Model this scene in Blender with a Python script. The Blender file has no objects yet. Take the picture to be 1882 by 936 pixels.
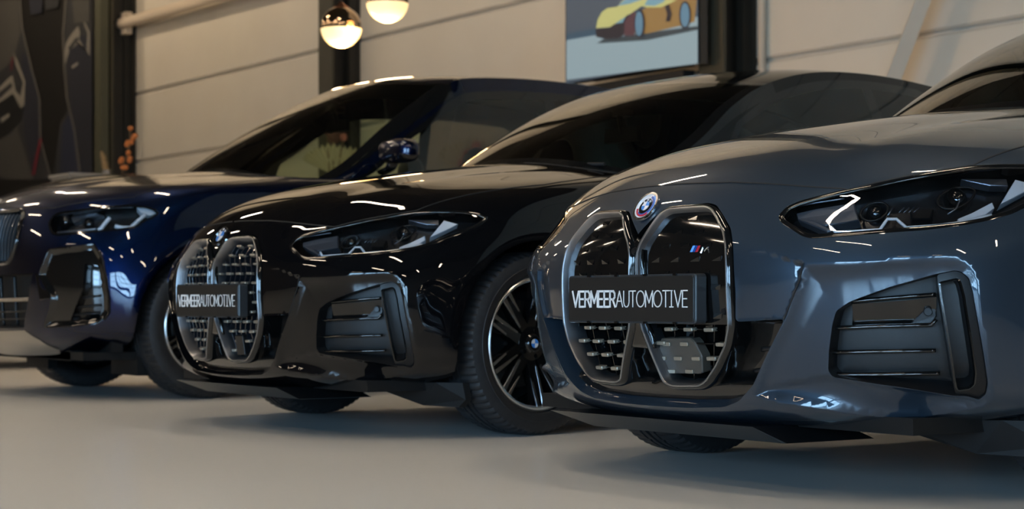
import bpy, math, random
import numpy as np
from mathutils import Vector, Matrix
from mathutils.bvhtree import BVHTree
from mathutils.geometry import delaunay_2d_cdt
random.seed(7)
SC = bpy.context.scene
COL = SC.collection
PI = math.pi

# ------------------------------------------------------------------ camera
FPX, YH, PHI, CH = 3320.0, 560.0, 0.608, 0.477
SP, CP = math.sin(PHI), math.cos(PHI)
cam_d = bpy.data.cameras.new('camera')
cam = bpy.data.objects.new('camera', cam_d); COL.objects.link(cam)
cam.location = (0, 0, CH)
cam.rotation_euler = (PI/2, 0, math.atan2(CP, SP))
cam_d.sensor_width = 36; cam_d.lens = FPX/1882*36
cam_d.shift_y = (YH-468)/1882
cam_d.clip_start = 0.05; cam_d.clip_end = 200
cam_d.dof.use_dof = True; cam_d.dof.focus_distance = 4.72; cam_d.dof.aperture_fstop = 5.0
SC.camera = cam

# ------------------------------------------------------------------ view, world, lights
SC.view_settings.view_transform = 'Standard'
SC.view_settings.look = 'None'
SC.view_settings.gamma = 1
SC.view_settings.use_curve_mapping = False
SC.view_settings.exposure = 1.6

W = bpy.data.worlds.new('sky'); SC.world = W; W.use_nodes = True
nt = W.node_tree
bg = nt.nodes['Background']
bg.inputs[0].default_value = (0.42, 0.70, 1.0, 1); bg.inputs[1].default_value = 9.0

CEIL = 10.0
XL, XR, YB, YF = -30.0, 9.0, 10.0, -11.0      # room: left, right, back (visible) wall, glazed front
LAMP_STRENGTH = 27.0
LAMP_COL = (1.0, 0.81, 0.60)
WALL_FILL_SPOTS = [(-26, 5.2, 310), (-21, 5.2, 300), (-16, 5.2, 230), (-12.4, 5.2, 150), (-8, 5.2, 60), (-4, 5.2, 40)]   # x, y, watts of unseen spots added to brighten the back wall
# rows of ceiling strip lamps: (x, y, length, angle)
LAMPS = []
for yy in (-5.0, -1.5, 1.4, 4.2):
    for xx in (-26, -20, -14.5, -9, -3.5, 2.5):
        LAMPS.append((xx + (0.9 if int(yy*10) % 2 else 0), yy, 1.5, 0))

def area(name, loc, rot, sx, sy, power, col):
    l = bpy.data.lights.new(name, 'AREA'); l.shape = 'RECTANGLE'; l.size = sx; l.size_y = sy
    l.energy = power; l.color = col
    o = bpy.data.objects.new(name, l); COL.objects.link(o); o.location = loc; o.rotation_euler = rot
    return o
def portal(name, loc, rot, sx, sy):
    o = area(name, loc, rot, sx, sy, 0, (1, 1, 1)); o.data.cycles.is_portal = True
    return o
# glazed openings: front wall (y=YF) and right wall (x=XR)
FRONT_WIN = [(-2.4, 0.9), (1.3, 4.6), (5.0, 8.3)]   # x ranges, z 0.3..3.6
RIGHT_WIN = [(-9.5, -6.6), (-6.2, -3.3)]              # y ranges
WZ0, WZ1 = 0.35, 3.7
for i, (a, b) in enumerate(FRONT_WIN):
    portal('window_daylight', ((a+b)/2, YF-0.05, (WZ0+WZ1)/2), (PI/2, 0, 0), b-a, WZ1-WZ0)
for i, (a, b) in enumerate(RIGHT_WIN):
    portal('window_daylight', (XR+0.05, (a+b)/2, (WZ0+WZ1)/2), (PI/2, 0, PI/2), b-a, WZ1-WZ0)

# ------------------------------------------------------------------ materials
MATS = {}
def mat(name, col=(0.5, 0.5, 0.5), rough=0.5, metal=0.0, coat=0.0, coat_rough=0.03, emit=None, estr=1.0, spec=0.5, trans=0.0, ior=1.45, sheen=0.0):
    if name in MATS: return MATS[name]
    m = bpy.data.materials.new(name); m.use_nodes = True
    p = m.node_tree.nodes['Principled BSDF']
    p.inputs['Base Color'].default_value = (*col, 1)
    p.inputs['Roughness'].default_value = rough
    p.inputs['Metallic'].default_value = metal
    p.inputs['Coat Weight'].default_value = coat
    p.inputs['Coat Roughness'].default_value = coat_rough
    p.inputs['Specular IOR Level'].default_value = spec
    p.inputs['Transmission Weight'].default_value = trans
    p.inputs['IOR'].default_value = ior
    if emit:
        p.inputs['Emission Color'].default_value = (*emit, 1); p.inputs['Emission Strength'].default_value = estr
    MATS[name] = m
    return m
def noise_col(m, c1, c2, scale=5, detail=4, coords='Object', stretch=None, rough=None, bump=0.0):
    nt = m.node_tree; n = nt.nodes; p = n['Principled BSDF']
    tc = n.new('ShaderNodeTexCoord'); mp = n.new('ShaderNodeMapping'); nz = n.new('ShaderNodeTexNoise'); cr = n.new('ShaderNodeValToRGB')
    nt.links.new(tc.outputs[coords], mp.inputs[0]); nt.links.new(mp.outputs[0], nz.inputs['Vector'])
    if stretch: mp.inputs['Scale'].default_value = stretch
    nz.inputs['Scale'].default_value = scale; nz.inputs['Detail'].default_value = detail
    cr.color_ramp.elements[0].color = (*c1, 1); cr.color_ramp.elements[1].color = (*c2, 1)
    cr.color_ramp.elements[0].position = 0.3; cr.color_ramp.elements[1].position = 0.7
    nt.links.new(nz.outputs['Fac'], cr.inputs[0]); nt.links.new(cr.outputs[0], p.inputs['Base Color'])
    if rough:
        mr = n.new('ShaderNodeMapRange'); mr.inputs[3].default_value = rough[0]; mr.inputs[4].default_value = rough[1]
        nt.links.new(nz.outputs['Fac'], mr.inputs[0]); nt.links.new(mr.outputs[0], p.inputs['Roughness'])
    if bump:
        bp = n.new('ShaderNodeBump'); bp.inputs['Strength'].default_value = bump; bp.inputs['Distance'].default_value = 0.01
        nt.links.new(nz.outputs['Fac'], bp.inputs['Height']); nt.links.new(bp.outputs[0], p.inputs['Normal'])
    return m
def glass_mat(name, tint, refl=1.0, ior=1.65):   # both faces of a pane reflect, hence the raised index
    m = bpy.data.materials.new(name); m.use_nodes = True; nt = m.node_tree; n = nt.nodes; n.clear()
    out = n.new('ShaderNodeOutputMaterial'); mix = n.new('ShaderNodeMixShader'); tr = n.new('ShaderNodeBsdfTransparent'); gl = n.new('ShaderNodeBsdfGlossy'); fr = n.new('ShaderNodeFresnel')
    tr.inputs[0].default_value = (*tint, 1); gl.inputs['Roughness'].default_value = 0.01
    gl.inputs[0].default_value = (refl, refl, refl, 1); fr.inputs[0].default_value = ior
    nt.links.new(fr.outputs[0], mix.inputs[0]); nt.links.new(tr.outputs[0], mix.inputs[1]); nt.links.new(gl.outputs[0], mix.inputs[2]); nt.links.new(mix.outputs[0], out.inputs[0])
    MATS[name] = m
    return m

M_GREY = mat('grey_paint', (0.022, 0.036, 0.053), 0.42, 0.5, 1.0, 0.02, spec=0.15)
M_BLACK = mat('black_paint', (0.0025, 0.0025, 0.003), 0.4, 0.0, 1.0, 0.02, spec=0.0)
M_BLUE = mat('navy_paint', (0.001, 0.0065, 0.034), 0.38, 1.0, 1.0, 0.02, spec=0.05)
M_NAVY2 = mat('dark_navy_paint', (0.002, 0.003, 0.012), 0.4, 0.0, 1.0, 0.03, spec=0.0)
M_GLOSSBLK = mat('gloss_black_plastic', (0.004, 0.004, 0.004), 0.08, 0, 0.6, 0.02)
M_SATBLK = mat('satin_black_plastic', (0.006, 0.006, 0.0065), 0.34, spec=0.4)
M_MATBLK = mat('matte_black_plastic', (0.006, 0.006, 0.006), 0.7)
noise_col(M_MATBLK, (0.005, 0.005, 0.005), (0.009, 0.009, 0.009), 40)
M_GREYPL = mat('charcoal_plastic', (0.035, 0.034, 0.033), 0.5)
noise_col(M_GREYPL, (0.0055, 0.0055, 0.0058), (0.0075, 0.0074, 0.0076), 60)
M_DKCHROME = mat('dark_chrome', (0.30, 0.31, 0.33), 0.34, 1.0)
M_SATIN = mat('satin_metal', (0.42, 0.40, 0.37), 0.35, 1.0)
M_CHROME = mat('chrome', (0.75, 0.76, 0.78), 0.08, 1.0)
M_SILVER = mat('machined_silver', (0.5, 0.5, 0.5), 0.25, 1.0)
M_DASH = mat('grille_dash', (0.30, 0.25, 0.19), 0.35, 0.5)
M_PANEL = mat('sensor_panel', (0.060, 0.050, 0.040), 0.45)
M_RUBBER = mat('tyre_rubber', (0.011, 0.011, 0.012), 0.55)
noise_col(M_RUBBER, (0.009, 0.009, 0.010), (0.015, 0.015, 0.016), 30, bump=0.1)
M_UNDER = mat('underbody', (0.005, 0.005, 0.005), 0.6, spec=0.3)
noise_col(M_UNDER, (0.004, 0.004, 0.004), (0.007, 0.007, 0.007), 9)
M_HLIN = mat('headlamp_housing', (0.012, 0.012, 0.013), 0.25, 0.2)
M_DRL = mat('light_guide', (0.80, 0.83, 0.88), 0.3, 0.0, 0.8)
M_BLADE = mat('headlamp_blade', (0.25, 0.26, 0.29), 0.3, 0.9)
M_WHITE = mat('white_lettering', (0.75, 0.74, 0.72), 0.5)
M_PLATE = mat('plate_black', (0.010, 0.010, 0.010), 0.35)
M_BLU = mat('emblem_blue', (0.05, 0.22, 0.62), 0.2, 0, 1)
M_DBLU = mat('emblem_navy', (0.01, 0.06, 0.32), 0.2, 0, 1)
M_LBLU = mat('emblem_light_blue', (0.12, 0.35, 0.78), 0.2, 0, 1)
M_RED = mat('emblem_red', (0.42, 0.02, 0.04), 0.2, 0, 1)
M_EWHITE = mat('emblem_white', (0.72, 0.72, 0.74), 0.2, 0, 1)
M_SEAT = mat('dark_leather', (0.02, 0.019, 0.017), 0.5)
M_DISC = mat('brake_disc', (0.06, 0.06, 0.06), 0.4, 0.8)
glass_mat('car_glass', (0.70, 0.76, 0.62))
glass_mat('rear_privacy_glass', (0.25, 0.22, 0.20))
glass_mat('lamp_lens', (0.93, 0.95, 0.97), ior=1.5)
M_GL, M_GLR, M_LENS = MATS['car_glass'], MATS['rear_privacy_glass'], MATS['lamp_lens']

# ------------------------------------------------------------------ object helpers
def meta(o, label=None, cat=None, group=None, kind=None):
    if label: o['label'] = label
    if cat: o['category'] = cat
    if group: o['group'] = group
    if kind: o['kind'] = kind
    return o
def empty(name, loc=(0, 0, 0), rz=0, parent=None):
    o = bpy.data.objects.new(name, None); COL.objects.link(o); o.location = loc; o.rotation_euler = (0, 0, rz)
    o.empty_display_size = 0.1
    if parent: o.parent = parent
    return o
def mesh(name, V, F, m, parent=None, smooth=False, normals=None, auto=None):
    me = bpy.data.meshes.new(name)
    me.from_pydata([tuple(map(float, v)) for v in V], [], [tuple(int(i) for i in f) for f in F]); me.update()
    if isinstance(m, (list, tuple)):
        for k in m: me.materials.append(k)
    else: me.materials.append(m)
    if smooth or normals is not None:
        me.polygons.foreach_set('use_smooth', [True]*len(me.polygons))
    if normals is not None:
        me.normals_split_custom_set_from_vertices([tuple(map(float, n)) for n in normals])
    elif auto is not None:
        me.polygons.foreach_set('use_smooth', [True]*len(me.polygons))
        me.set_sharp_from_angle(angle=auto)
    o = bpy.data.objects.new(name, me); COL.objects.link(o)
    if parent is not None: o.parent = parent
    return o
class MB:
    """collects shapes for ONE mesh"""
    def __init__(s): s.V = []; s.F = []; s.M = []
    def add(s, V, F, mi=0):
        n = len(s.V); s.V += [tuple(v) for v in V]; s.F += [tuple(i+n for i in f) for f in F]; s.M += [mi]*len(F)
    def box(s, c, d, rz=0, mi=0, R=None, taper=1.0):
        hx, hy, hz = d[0]/2, d[1]/2, d[2]/2
        V = []
        for z, k in ((-hz, 1), (hz, taper)):
            for x, y in ((-hx, -hy), (hx, -hy), (hx, hy), (-hx, hy)): V.append(Vector((x*k, y*k, z)))
        M = R if R is not None else Matrix.Rotation(rz, 3, 'Z')
        V = [M @ v + Vector(c) for v in V]
        s.add(V, [(3, 2, 1, 0), (4, 5, 6, 7), (0, 1, 5, 4), (1, 2, 6, 5), (2, 3, 7, 6), (3, 0, 4, 7)], mi)
    def prism(s, pts, n, mi=0, bevel=0.0):
        """pts: 3D loop, n: extrusion vector, closed both ends"""
        k = len(pts); P = [Vector(p) for p in pts]; n = Vector(n)
        if bevel:
            c = sum(P, Vector())/k
            T = [p + n + (c-p).normalized()*bevel for p in P]
            V = P + [p+n*(1-min(0.9, bevel/max(n.length, 1e-6))) for p in P] + T
            F = [tuple(reversed(range(k))), tuple(range(2*k, 3*k))]
            for i in range(k):
                j = (i+1) % k; F += [(i, j, k+j, k+i), (k+i, k+j, 2*k+j, 2*k+i)]
        else:
            V = P + [p+n for p in P]; F = [tuple(reversed(range(k))), tuple(range(k, 2*k))]
            for i in range(k):
                j = (i+1) % k; F.append((i, j, k+j, k+i))
        s.add(V, F, mi)
    def tube(s, pts, r, seg=8, closed=False, mi=0, flat=1.0, up=None):
        P = [Vector(p) for p in pts]; n = len(P); V = []; F = []
        rr = r if hasattr(r, '__len__') else [r]*n
        prev = None
        for i in range(n):
            a = P[i-1] if (i > 0 or closed) else P[i]; b = P[(i+1) % n] if (i < n-1 or closed) else P[i]
            t = (b-a)
            if t.length < 1e-9: t = Vector((0, 0, 1))
            t.normalize()
            if up is not None:
                u = Vector(up[i] if hasattr(up[0], '__len__') else up)
            elif prev is None: u = Vector((0, 0, 1)) if abs(t.z) < 0.9 else Vector((0, 1, 0))
            else: u = prev
            u = (u - t*u.dot(t));
            if u.length < 1e-6: u = t.orthogonal()
            u.normalize(); prev = u; v = t.cross(u)
            for k in range(seg):
                an = 2*PI*k/seg; V.append(P[i] + (u*math.cos(an)*flat + v*math.sin(an))*rr[i])
        for i in range(n if closed else n-1):
            j = (i+1) % n
            for k in range(seg):
                l = (k+1) % seg; F.append((i*seg+k, i*seg+l, j*seg+l, j*seg+k))
        if not closed:
            F.append(tuple(range(seg-1, -1, -1))); F.append(tuple((n-1)*seg+k for k in range(seg)))
        s.add(V, F, mi)
    def sweep(s, P, N, prof, closed=True, mi=0):
        """P points, N normals, prof list of (side, out): side>0 = to the left of travel x normal"""
        n = len(P); V = []; F = []; k = len(prof)
        P = [Vector(p) for p in P]; N = [Vector(q).normalized() for q in N]
        for i in range(n):
            a = P[i-1] if (i > 0 or closed) else P[i]; b = P[(i+1) % n] if (i < n-1 or closed) else P[i]
            t = (b-a).normalized(); sd = t.cross(N[i]).normalized()
            for (u, w) in prof: V.append(P[i] + sd*u + N[i]*w)
        for i in range(n if closed else n-1):
            j = (i+1) % n
            for q in range(k):
                r = (q+1) % k; F.append((i*k+q, i*k+r, j*k+r, j*k+q))
        if not closed:
            F.append(tuple(range(k-1, -1, -1))); F.append(tuple((n-1)*k+q for q in range(k)))
        s.add(V, F, mi)
    def lathe(s, prof, seg=48, axis='z', c=(0, 0, 0), mi=0, close=False, fn=None):
        n = len(prof); V = []; F = []
        for k in range(seg):
            an = 2*PI*k/seg
            for q, (r, h) in enumerate(prof):
                if fn: r, h = fn(r, h, q, k)
                x, y = r*math.cos(an), r*math.sin(an)
                p = (x, y, h) if axis == 'z' else ((h, x, y) if axis == 'x' else (x, h, y))
                V.append((p[0]+c[0], p[1]+c[1], p[2]+c[2]))
        for k in range(seg):
            l = (k+1) % seg
            for q in range(n-1 if not close else n):
                r = (q+1) % n
                F.append((k*n+q, l*n+q, l*n+r, k*n+r))
        s.add(V, F, mi)
    def sphere(s, c, r, seg=16, rings=10, sc=(1, 1, 1), mi=0):
        V = []; F = []
        for i in range(rings+1):
            th = PI*i/rings
            for k in range(seg):
                an = 2*PI*k/seg
                V.append((c[0]+r*sc[0]*math.sin(th)*math.cos(an), c[1]+r*sc[1]*math.sin(th)*math.sin(an), c[2]+r*sc[2]*math.cos(th)))
        for i in range(rings):
            for k in range(seg):
                l = (k+1) % seg; F.append((i*seg+k, (i+1)*seg+k, (i+1)*seg+l, i*seg+l))
        s.add(V, F, mi)
    def build(s, name, m, parent=None, smooth=False, auto=None):
        o = mesh(name, s.V, s.F, m, parent, smooth, None, auto)
        if isinstance(m, (list, tuple)): o.data.polygons.foreach_set('material_index', s.M)
        return o

# ------------------------------------------------------------------ the room
def struct(o): o['kind'] = 'structure'; return o
floor_m = mat('polished_floor', (0.5, 0.46, 0.40), 0.25)
noise_col(floor_m, (0.72, 0.725, 0.70), (0.75, 0.755, 0.73), 0.5, 2)
floor_m.node_tree.nodes['Principled BSDF'].inputs['Specular IOR Level'].default_value = 0.4
b = MB(); b.box(((XL+XR)/2, (YB+YF)/2, -0.1), (XR-XL+1, YB-YF+1, 0.2)); struct(b.build('floor', floor_m))
ceil_m = mat('dark_ceiling', (0.035, 0.032, 0.028), 0.8)
noise_col(ceil_m, (0.03, 0.027, 0.023), (0.045, 0.04, 0.034), 2)
b = MB(); b.box(((XL+XR)/2, (YB+YF)/2, CEIL+0.1), (XR-XL+1, YB-YF+1, 0.2))
for xx in np.arange(XL+1, XR, 2.4): b.box((xx, (YB+YF)/2, CEIL-0.02), (0.9, YB-YF, 0.06))
struct(b.build('ceiling', ceil_m))
wall_m = mat('cream_wall_panel', (0.74, 0.66, 0.54), 0.45)
noise_col(wall_m, (0.58, 0.515, 0.42), (0.61, 0.545, 0.445), 1.5)
dark_wall = mat('brown_side_wall', (0.12, 0.10, 0.085), 0.7)
noise_col(dark_wall, (0.11, 0.09, 0.075), (0.14, 0.12, 0.10), 3)
# back wall: horizontal sandwich panels with open joints
b = MB(); JZ = [-0.36+0.935*k for k in range(0, 13)]
for k in range(12):
    z0, z1 = max(0, JZ[k]+0.012), min(CEIL, JZ[k+1]-0.012)
    if z1 <= z0: continue
    for xa, xb in ((XL, -24.2), (-24.2, -17.8), (-17.8, -11.3), (-11.3, -4.9), (-4.9, 1.5), (1.5, XR)):
        V = [(xa, YB, z0), (xb, YB, z0), (xb, YB-0.02, z0+0.02), (xa, YB-0.02, z0+0.02), (xa, YB-0.02, z1-0.02), (xb, YB-0.02, z1-0.02), (xb, YB, z1), (xa, YB, z1)]
        b.add(V, [(0, 1, 2, 3), (3, 2, 5, 4), (4, 5, 6, 7)])
b.box(((XL+XR)/2, YB+0.12, CEIL/2), (XR-XL+1, 0.2, CEIL))
struct(b.build('wall_back', wall_m))
b = MB(); b.box((XL-0.1, (YB+YF)/2, CEIL/2), (0.2, YB-YF, CEIL)); struct(b.build('wall_left', dark_wall))
def wall_with_holes(name, horiz, fixed, lo, hi, holes, m):
    b = MB(); T = 0.24
    def seg(a0, a1, z0, z1):
        if a1-a0 < 1e-3 or z1-z0 < 1e-3: return
        c, d = ((a0+a1)/2, (z0+z1)/2), (a1-a0, z1-z0)
        if horiz: b.box((c[0], fixed, c[1]), (d[0], T, d[1]))
        else: b.box((fixed, c[0], c[1]), (T, d[0], d[1]))
    cur = lo
    for (a0, a1) in holes:
        seg(cur, a0, 0, CEIL); seg(a0, a1, 0, WZ0); seg(a0, a1, WZ1, CEIL); cur = a1
    seg(cur, hi, 0, CEIL)
    return struct(b.build(name, m))
wall_with_holes('wall_front', True, YF-0.12, XL, XR, FRONT_WIN, dark_wall)
wall_with_holes('wall_right', False, XR+0.12, YF, YB, RIGHT_WIN, dark_wall)
frame_m = mat('window_frame_metal', (0.03, 0.03, 0.03), 0.4, 0.5)
pane_m = glass_mat('clear_pane', (0.95, 0.97, 0.98), ior=1.5)
def window(i, horiz, fixed, a0, a1):
    root = struct(empty('window_%d' % i, ((a0+a1)/2 if horiz else fixed, fixed if horiz else (a0+a1)/2, WZ0), 0 if horiz else PI/2))
    w = a1-a0; h = WZ1-WZ0; b = MB()
    for x in (-w/2+0.04, -w/6, w/6, w/2-0.04): b.box((x, 0, h/2), (0.07, 0.1, h))
    for z in (0.04, h*0.36, h*0.72, h-0.04): b.box((0, 0, z), (w, 0.1, 0.07))
    b.build('window_frame', frame_m, root)
    b = MB(); b.box((0, 0, h/2), (w-0.1, 0.012, h-0.1)); b.build('window_pane', pane_m, root)
k = 1
for a0, a1 in FRONT_WIN: window(k, True, YF-0.1, a0, a1); k += 1
for a0, a1 in RIGHT_WIN: window(k, False, XR+0.1, a0, a1); k += 1

# ------------------------------------------------------------------ parametric car surface
def catmull(T, x):
    T = np.asarray(T, float); n = len(T); x = np.clip(x, 0, n-1-1e-9); i = x.astype(int); f = (x-i)[:, None]
    g = lambda k: T[np.clip(k, 0, n-1)]
    p0, p1, p2, p3 = g(i-1), g(i), g(i+1), g(i+2)
    return 0.5*((2*p1)+(-p0+p2)*f+(2*p0-5*p1+4*p2-p3)*f*f+(-p0+3*p1-3*p2+p3)*f**3)
class Body:
    def __init__(s, table, yend, rise=0.0, refrow=4, flare=None):
        T0 = np.array(table, float); q = np.linspace(0, len(T0)-1, 40*(len(T0)-1)+1); D_ = catmull(T0, q); kx = np.arange(-60, 61); kw = np.exp(-(kx/16.0)**2/2); kw /= kw.sum()
        Dp = np.concatenate([2*D_[0]-D_[60:0:-1], D_, 2*D_[-1]-D_[-2:-62:-1]]); s.TD = np.stack([np.convolve(Dp[:, k], kw, 'valid') for k in range(6)], 1); s.T = T0; s.yend = yend; s.rise = rise; s.disps = []; s.flare = flare
        n = len(table); ss = np.linspace(0, 2, 801)
        P = s.raw(ss, np.full(801, float(refrow)))
        s.As = np.concatenate([[0], np.cumsum(np.linalg.norm(np.diff(P, axis=0), axis=1))]); s.ss = ss
        vv = np.linspace(0, n-1, 400); P = s.raw(np.full(400, 0.42), vv)
        s.Bs = np.concatenate([[0], np.cumsum(np.linalg.norm(np.diff(P, axis=0), axis=1))]); s.vv = vv
        s.amax, s.bmax = s.As[-1], s.Bs[-1]
    def raw(s, t, v):
        R = catmull(s.TD, np.asarray(v, float)*40); yf, zf, Wd, D, n, zs = R.T
        sg = np.sign(t); ta = np.abs(t); th = np.clip(ta, 0, 1)*PI/2
        X = np.sin(th)**(2/n); Y = 1-np.cos(th)**(2/n); ex = np.clip(ta-1, 0, 1)
        x = Wd*X*(1-0.05*np.clip((ex-0.45)/0.55, 0, 1)**2); y = yf+D*Y+ex*(s.yend-yf-D)
        z = zf+(zs-zf)*np.clip(X, 0, 1)**2 + s.rise*np.clip(y-1.2, 0, 3)*np.clip(X, 0, 1)**4
        if s.flare:
            yc, zc, r, amp = s.flare
            d = np.sqrt((y-yc)**2+(z-zc)**2)
            x = x + amp*np.exp(-((d-r)/0.07)**2)*np.clip((X-0.9)/0.1, 0, 1)
        return np.stack([x*np.where(sg == 0, 1, sg), y, z], 1)
    def base(s, a, b):
        a = np.asarray(a, float); b = np.asarray(b, float)
        return s.raw(np.sign(a)*np.interp(np.abs(a), s.As, s.ss), np.interp(b, s.Bs, s.vv))
    def bnorm(s, a, b, e=0.004):
        du = s.base(a+e, b)-s.base(a-e, b); b1 = np.minimum(b+e, s.bmax); b0 = np.maximum(b-e, 0)
        dv = s.base(a, b1)-s.base(a, b0)
        n = np.cross(du, dv); return n/np.maximum(np.linalg.norm(n, axis=1, keepdims=True), 1e-9)
    def pos(s, a, b, off=0.0):
        P = s.base(a, b)
        d = np.zeros(len(P))+off
        for f in s.disps: d = d+f(np.abs(a), b, P)
        if np.any(d != 0): P = P+s.bnorm(a, b)*d[:, None]
        return P
    def norm(s, a, b, e=0.0035):
        du = s.pos(a+e, b)-s.pos(a-e, b); dv = s.pos(a, np.minimum(b+e, s.bmax))-s.pos(a, np.maximum(b-e, 0))
        n = np.cross(du, dv); return n/np.maximum(np.linalg.norm(n, axis=1, keepdims=True), 1e-9)
    def bvh(s):
        A = np.linspace(-0.7, min(s.amax, 3.6), 330); B = np.linspace(0, s.bmax, 170); g = np.meshgrid(A, B); a, b = g[0].ravel(), g[1].ravel()
        P = s.base(a, b); n = len(A); F = [(j*n+i, j*n+i+1, (j+1)*n+i+1, (j+1)*n+i) for j in range(len(B)-1) for i in range(n-1)]
        s.grid = (A, B, F); s.tree = BVHTree.FromPolygons([tuple(p) for p in P], F)
        s.ga, s.gb = a, b
    def solve(s, fn, a, b, it=12):
        for _ in range(it):
            r = fn(a, b); e = 1e-4
            J = np.column_stack([(fn(a+e, b)-r)/e, (fn(a, b+e)-r)/e])
            try: d = np.linalg.lstsq(J, -r, rcond=None)[0]
            except Exception: break
            d = np.clip(d, -0.15, 0.15); a += d[0]; b = float(np.clip(b+d[1], 0, s.bmax-1e-4))
        return a, b
    def xz(s, x, z, a0=None, b0=None):
        f = lambda a, b: (s.base(np.array([a]), np.array([b]))[0]-np.array([x, 0, z]))[[0, 2]]
        return s.solve(f, x if a0 is None else a0, z-0.15 if b0 is None else b0)
    def yz(s, y, z, a0=1.5, b0=0.3):
        f = lambda a, b: (s.base(np.array([a]), np.array([b]))[0]-np.array([0, y, z]))[[1, 2]]
        return s.solve(f, a0, b0)
    def px(s, p, origin, rz, off=0.0):
        """where the sight line through a photograph pixel meets the body: (a, b)"""
        q = (p[0]-941)/FPX; d = Vector((SP*q-CP, CP*q+SP, (YH-p[1])/FPX)); o = Vector((0, 0, CH))
        R = Matrix.Rotation(-rz, 3, 'Z'); o = R @ (o-Vector(origin)); d = R @ d
        h = s.tree.ray_cast(o, d.normalized())
        if h[0] is None:
            print('MISS', p); return None
        f = s.grid[2][h[2]]; a, b = float(np.mean(s.ga[list(f)])), float(np.mean(s.gb[list(f)]))
        d = np.array(d); o = np.array(o); n1 = np.cross(d, [0, 0, 1.]); n2 = np.cross(d, n1)
        fn = lambda a, b: (lambda P: np.array([P@n1, P@n2]))((s.base(np.array([a]), np.array([b]))+(s.bnorm(np.array([a]), np.array([b]))*off if off else 0))[0]-o)
        a2, b2 = s.solve(fn, a, b, 6)
        if abs(a2-a) > 0.1 or abs(b2-b) > 0.1: return (a, b)
        return (a2, b2)

def densify(P, step=0.012, closed=True):
    out = []; n = len(P)
    for i in range(n if closed else n-1):
        p, q = np.array(P[i]), np.array(P[(i+1) % n]); k = max(1, int(np.linalg.norm(q-p)/step))
        for j in range(k): out.append(tuple(p+(q-p)*j/k))
    if not closed: out.append(tuple(P[-1]))
    return out
def rounded(P, r=0.01, closed=True, n=4):
    """round the corners of a 2-D polygon"""
    out = []; m = len(P)
    for i in range(m):
        if not closed and i in (0, m-1): out.append(tuple(P[i])); continue
        p = np.array(P[i]); a = np.array(P[i-1]); b = np.array(P[(i+1) % m])
        la, lb = np.linalg.norm(a-p), np.linalg.norm(b-p); rr = min(r, la*0.45, lb*0.45)
        if rr < 1e-5: out.append(tuple(p)); continue
        A = p+(a-p)/la*rr; B = p+(b-p)/lb*rr
        for k in range(n+1):
            t = k/n; out.append(tuple((1-t)**2*A+2*t*(1-t)*p+t*t*B))
    return out
def inside(P, x, y):
    P = np.asarray(P); x = np.asarray(x); y = np.asarray(y); c = np.zeros(len(x), bool); n = len(P); j = n-1
    for i in range(n):
        xi, yi = P[i]; xj, yj = P[j]
        if yi != yj:
            k = ((yi > y) != (yj > y)) & (x < (xj-xi)*(y-yi)/(yj-yi)+xi); c ^= k
        j = i
    return c
def dist_poly(P, x, y, closed=True):
    P = np.asarray(P); d = np.full(len(x), 1e9); n = len(P)
    for i in range(n if closed else n-1):
        p, q = P[i], P[(i+1) % n]; v = q-p; L = v@v
        t = np.clip(((x-p[0])*v[0]+(y-p[1])*v[1])/max(L, 1e-12), 0, 1)
        d = np.minimum(d, np.hypot(x-p[0]-t*v[0], y-p[1]-t*v[1]))
    return d
def sst(x): x = np.clip(x, 0, 1); return x*x*(3-2*x)
def inset(P, d):
    P = np.asarray(P, float); n = len(P); ar = 0.5*np.sum(P[:, 0]*np.roll(P[:, 1], -1)-np.roll(P[:, 0], -1)*P[:, 1]); sg = 1 if ar > 0 else -1
    out = []
    for i in range(n):
        t = P[(i+1) % n]-P[i-1]; t = t/max(np.linalg.norm(t), 1e-9); out.append(tuple(P[i]+sg*d*np.array([-t[1], t[0]])))
    return out

def cdt_patch(bounds, steps, polys, lines, classify):
    """triangulate a rectangle of parameter space so the outlines become mesh edges; returns pts, {name: tris}"""
    a0, a1, b0, b1 = bounds
    A = np.array(steps[0]); B = np.array(steps[1]); pts = []; edges = []
    bd = [(a, b0) for a in A]+[(a1, b) for b in B[1:]]+[(a, b1) for a in A[::-1][1:]]+[(a0, b) for b in B[::-1][1:-1]]
    pts += bd; n = len(bd); edges += [(i, (i+1) % n) for i in range(n)]
    cons = []
    for P, closed in [(p, True) for p in polys]+[(p, False) for p in lines]:
        Q = densify(P, 0.011, closed); Q = [(min(max(x, a0), a1), min(max(y, b0), b1)) for x, y in Q]
        k = len(pts); pts += Q; m = len(Q); edges += [(k+i, k+(i+1) % m) for i in range(m if closed else m-1)]; cons.append(np.array(Q))
    g = np.meshgrid(A[1:-1], B[1:-1]); gx, gy = g[0].ravel(), g[1].ravel()
    if cons:
        C = np.concatenate(cons); keep = np.ones(len(gx), bool)
        for i in range(0, len(C)):
            keep &= (np.abs(gx-C[i, 0])+np.abs(gy-C[i, 1])) > 0.007
        gx, gy = gx[keep], gy[keep]
    pts += list(zip(gx.tolist(), gy.tolist()))
    r = delaunay_2d_cdt([Vector(p) for p in pts], edges, [], 0, 1e-5)
    V = np.array([(v.x, v.y) for v in r[0]]); F = np.array([f for f in r[2] if len(f) == 3])
    c = V[F].mean(axis=1); names = classify(c[:, 0], c[:, 1])
    return V, {k: F[names == k] for k in set(names.tolist())}
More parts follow.
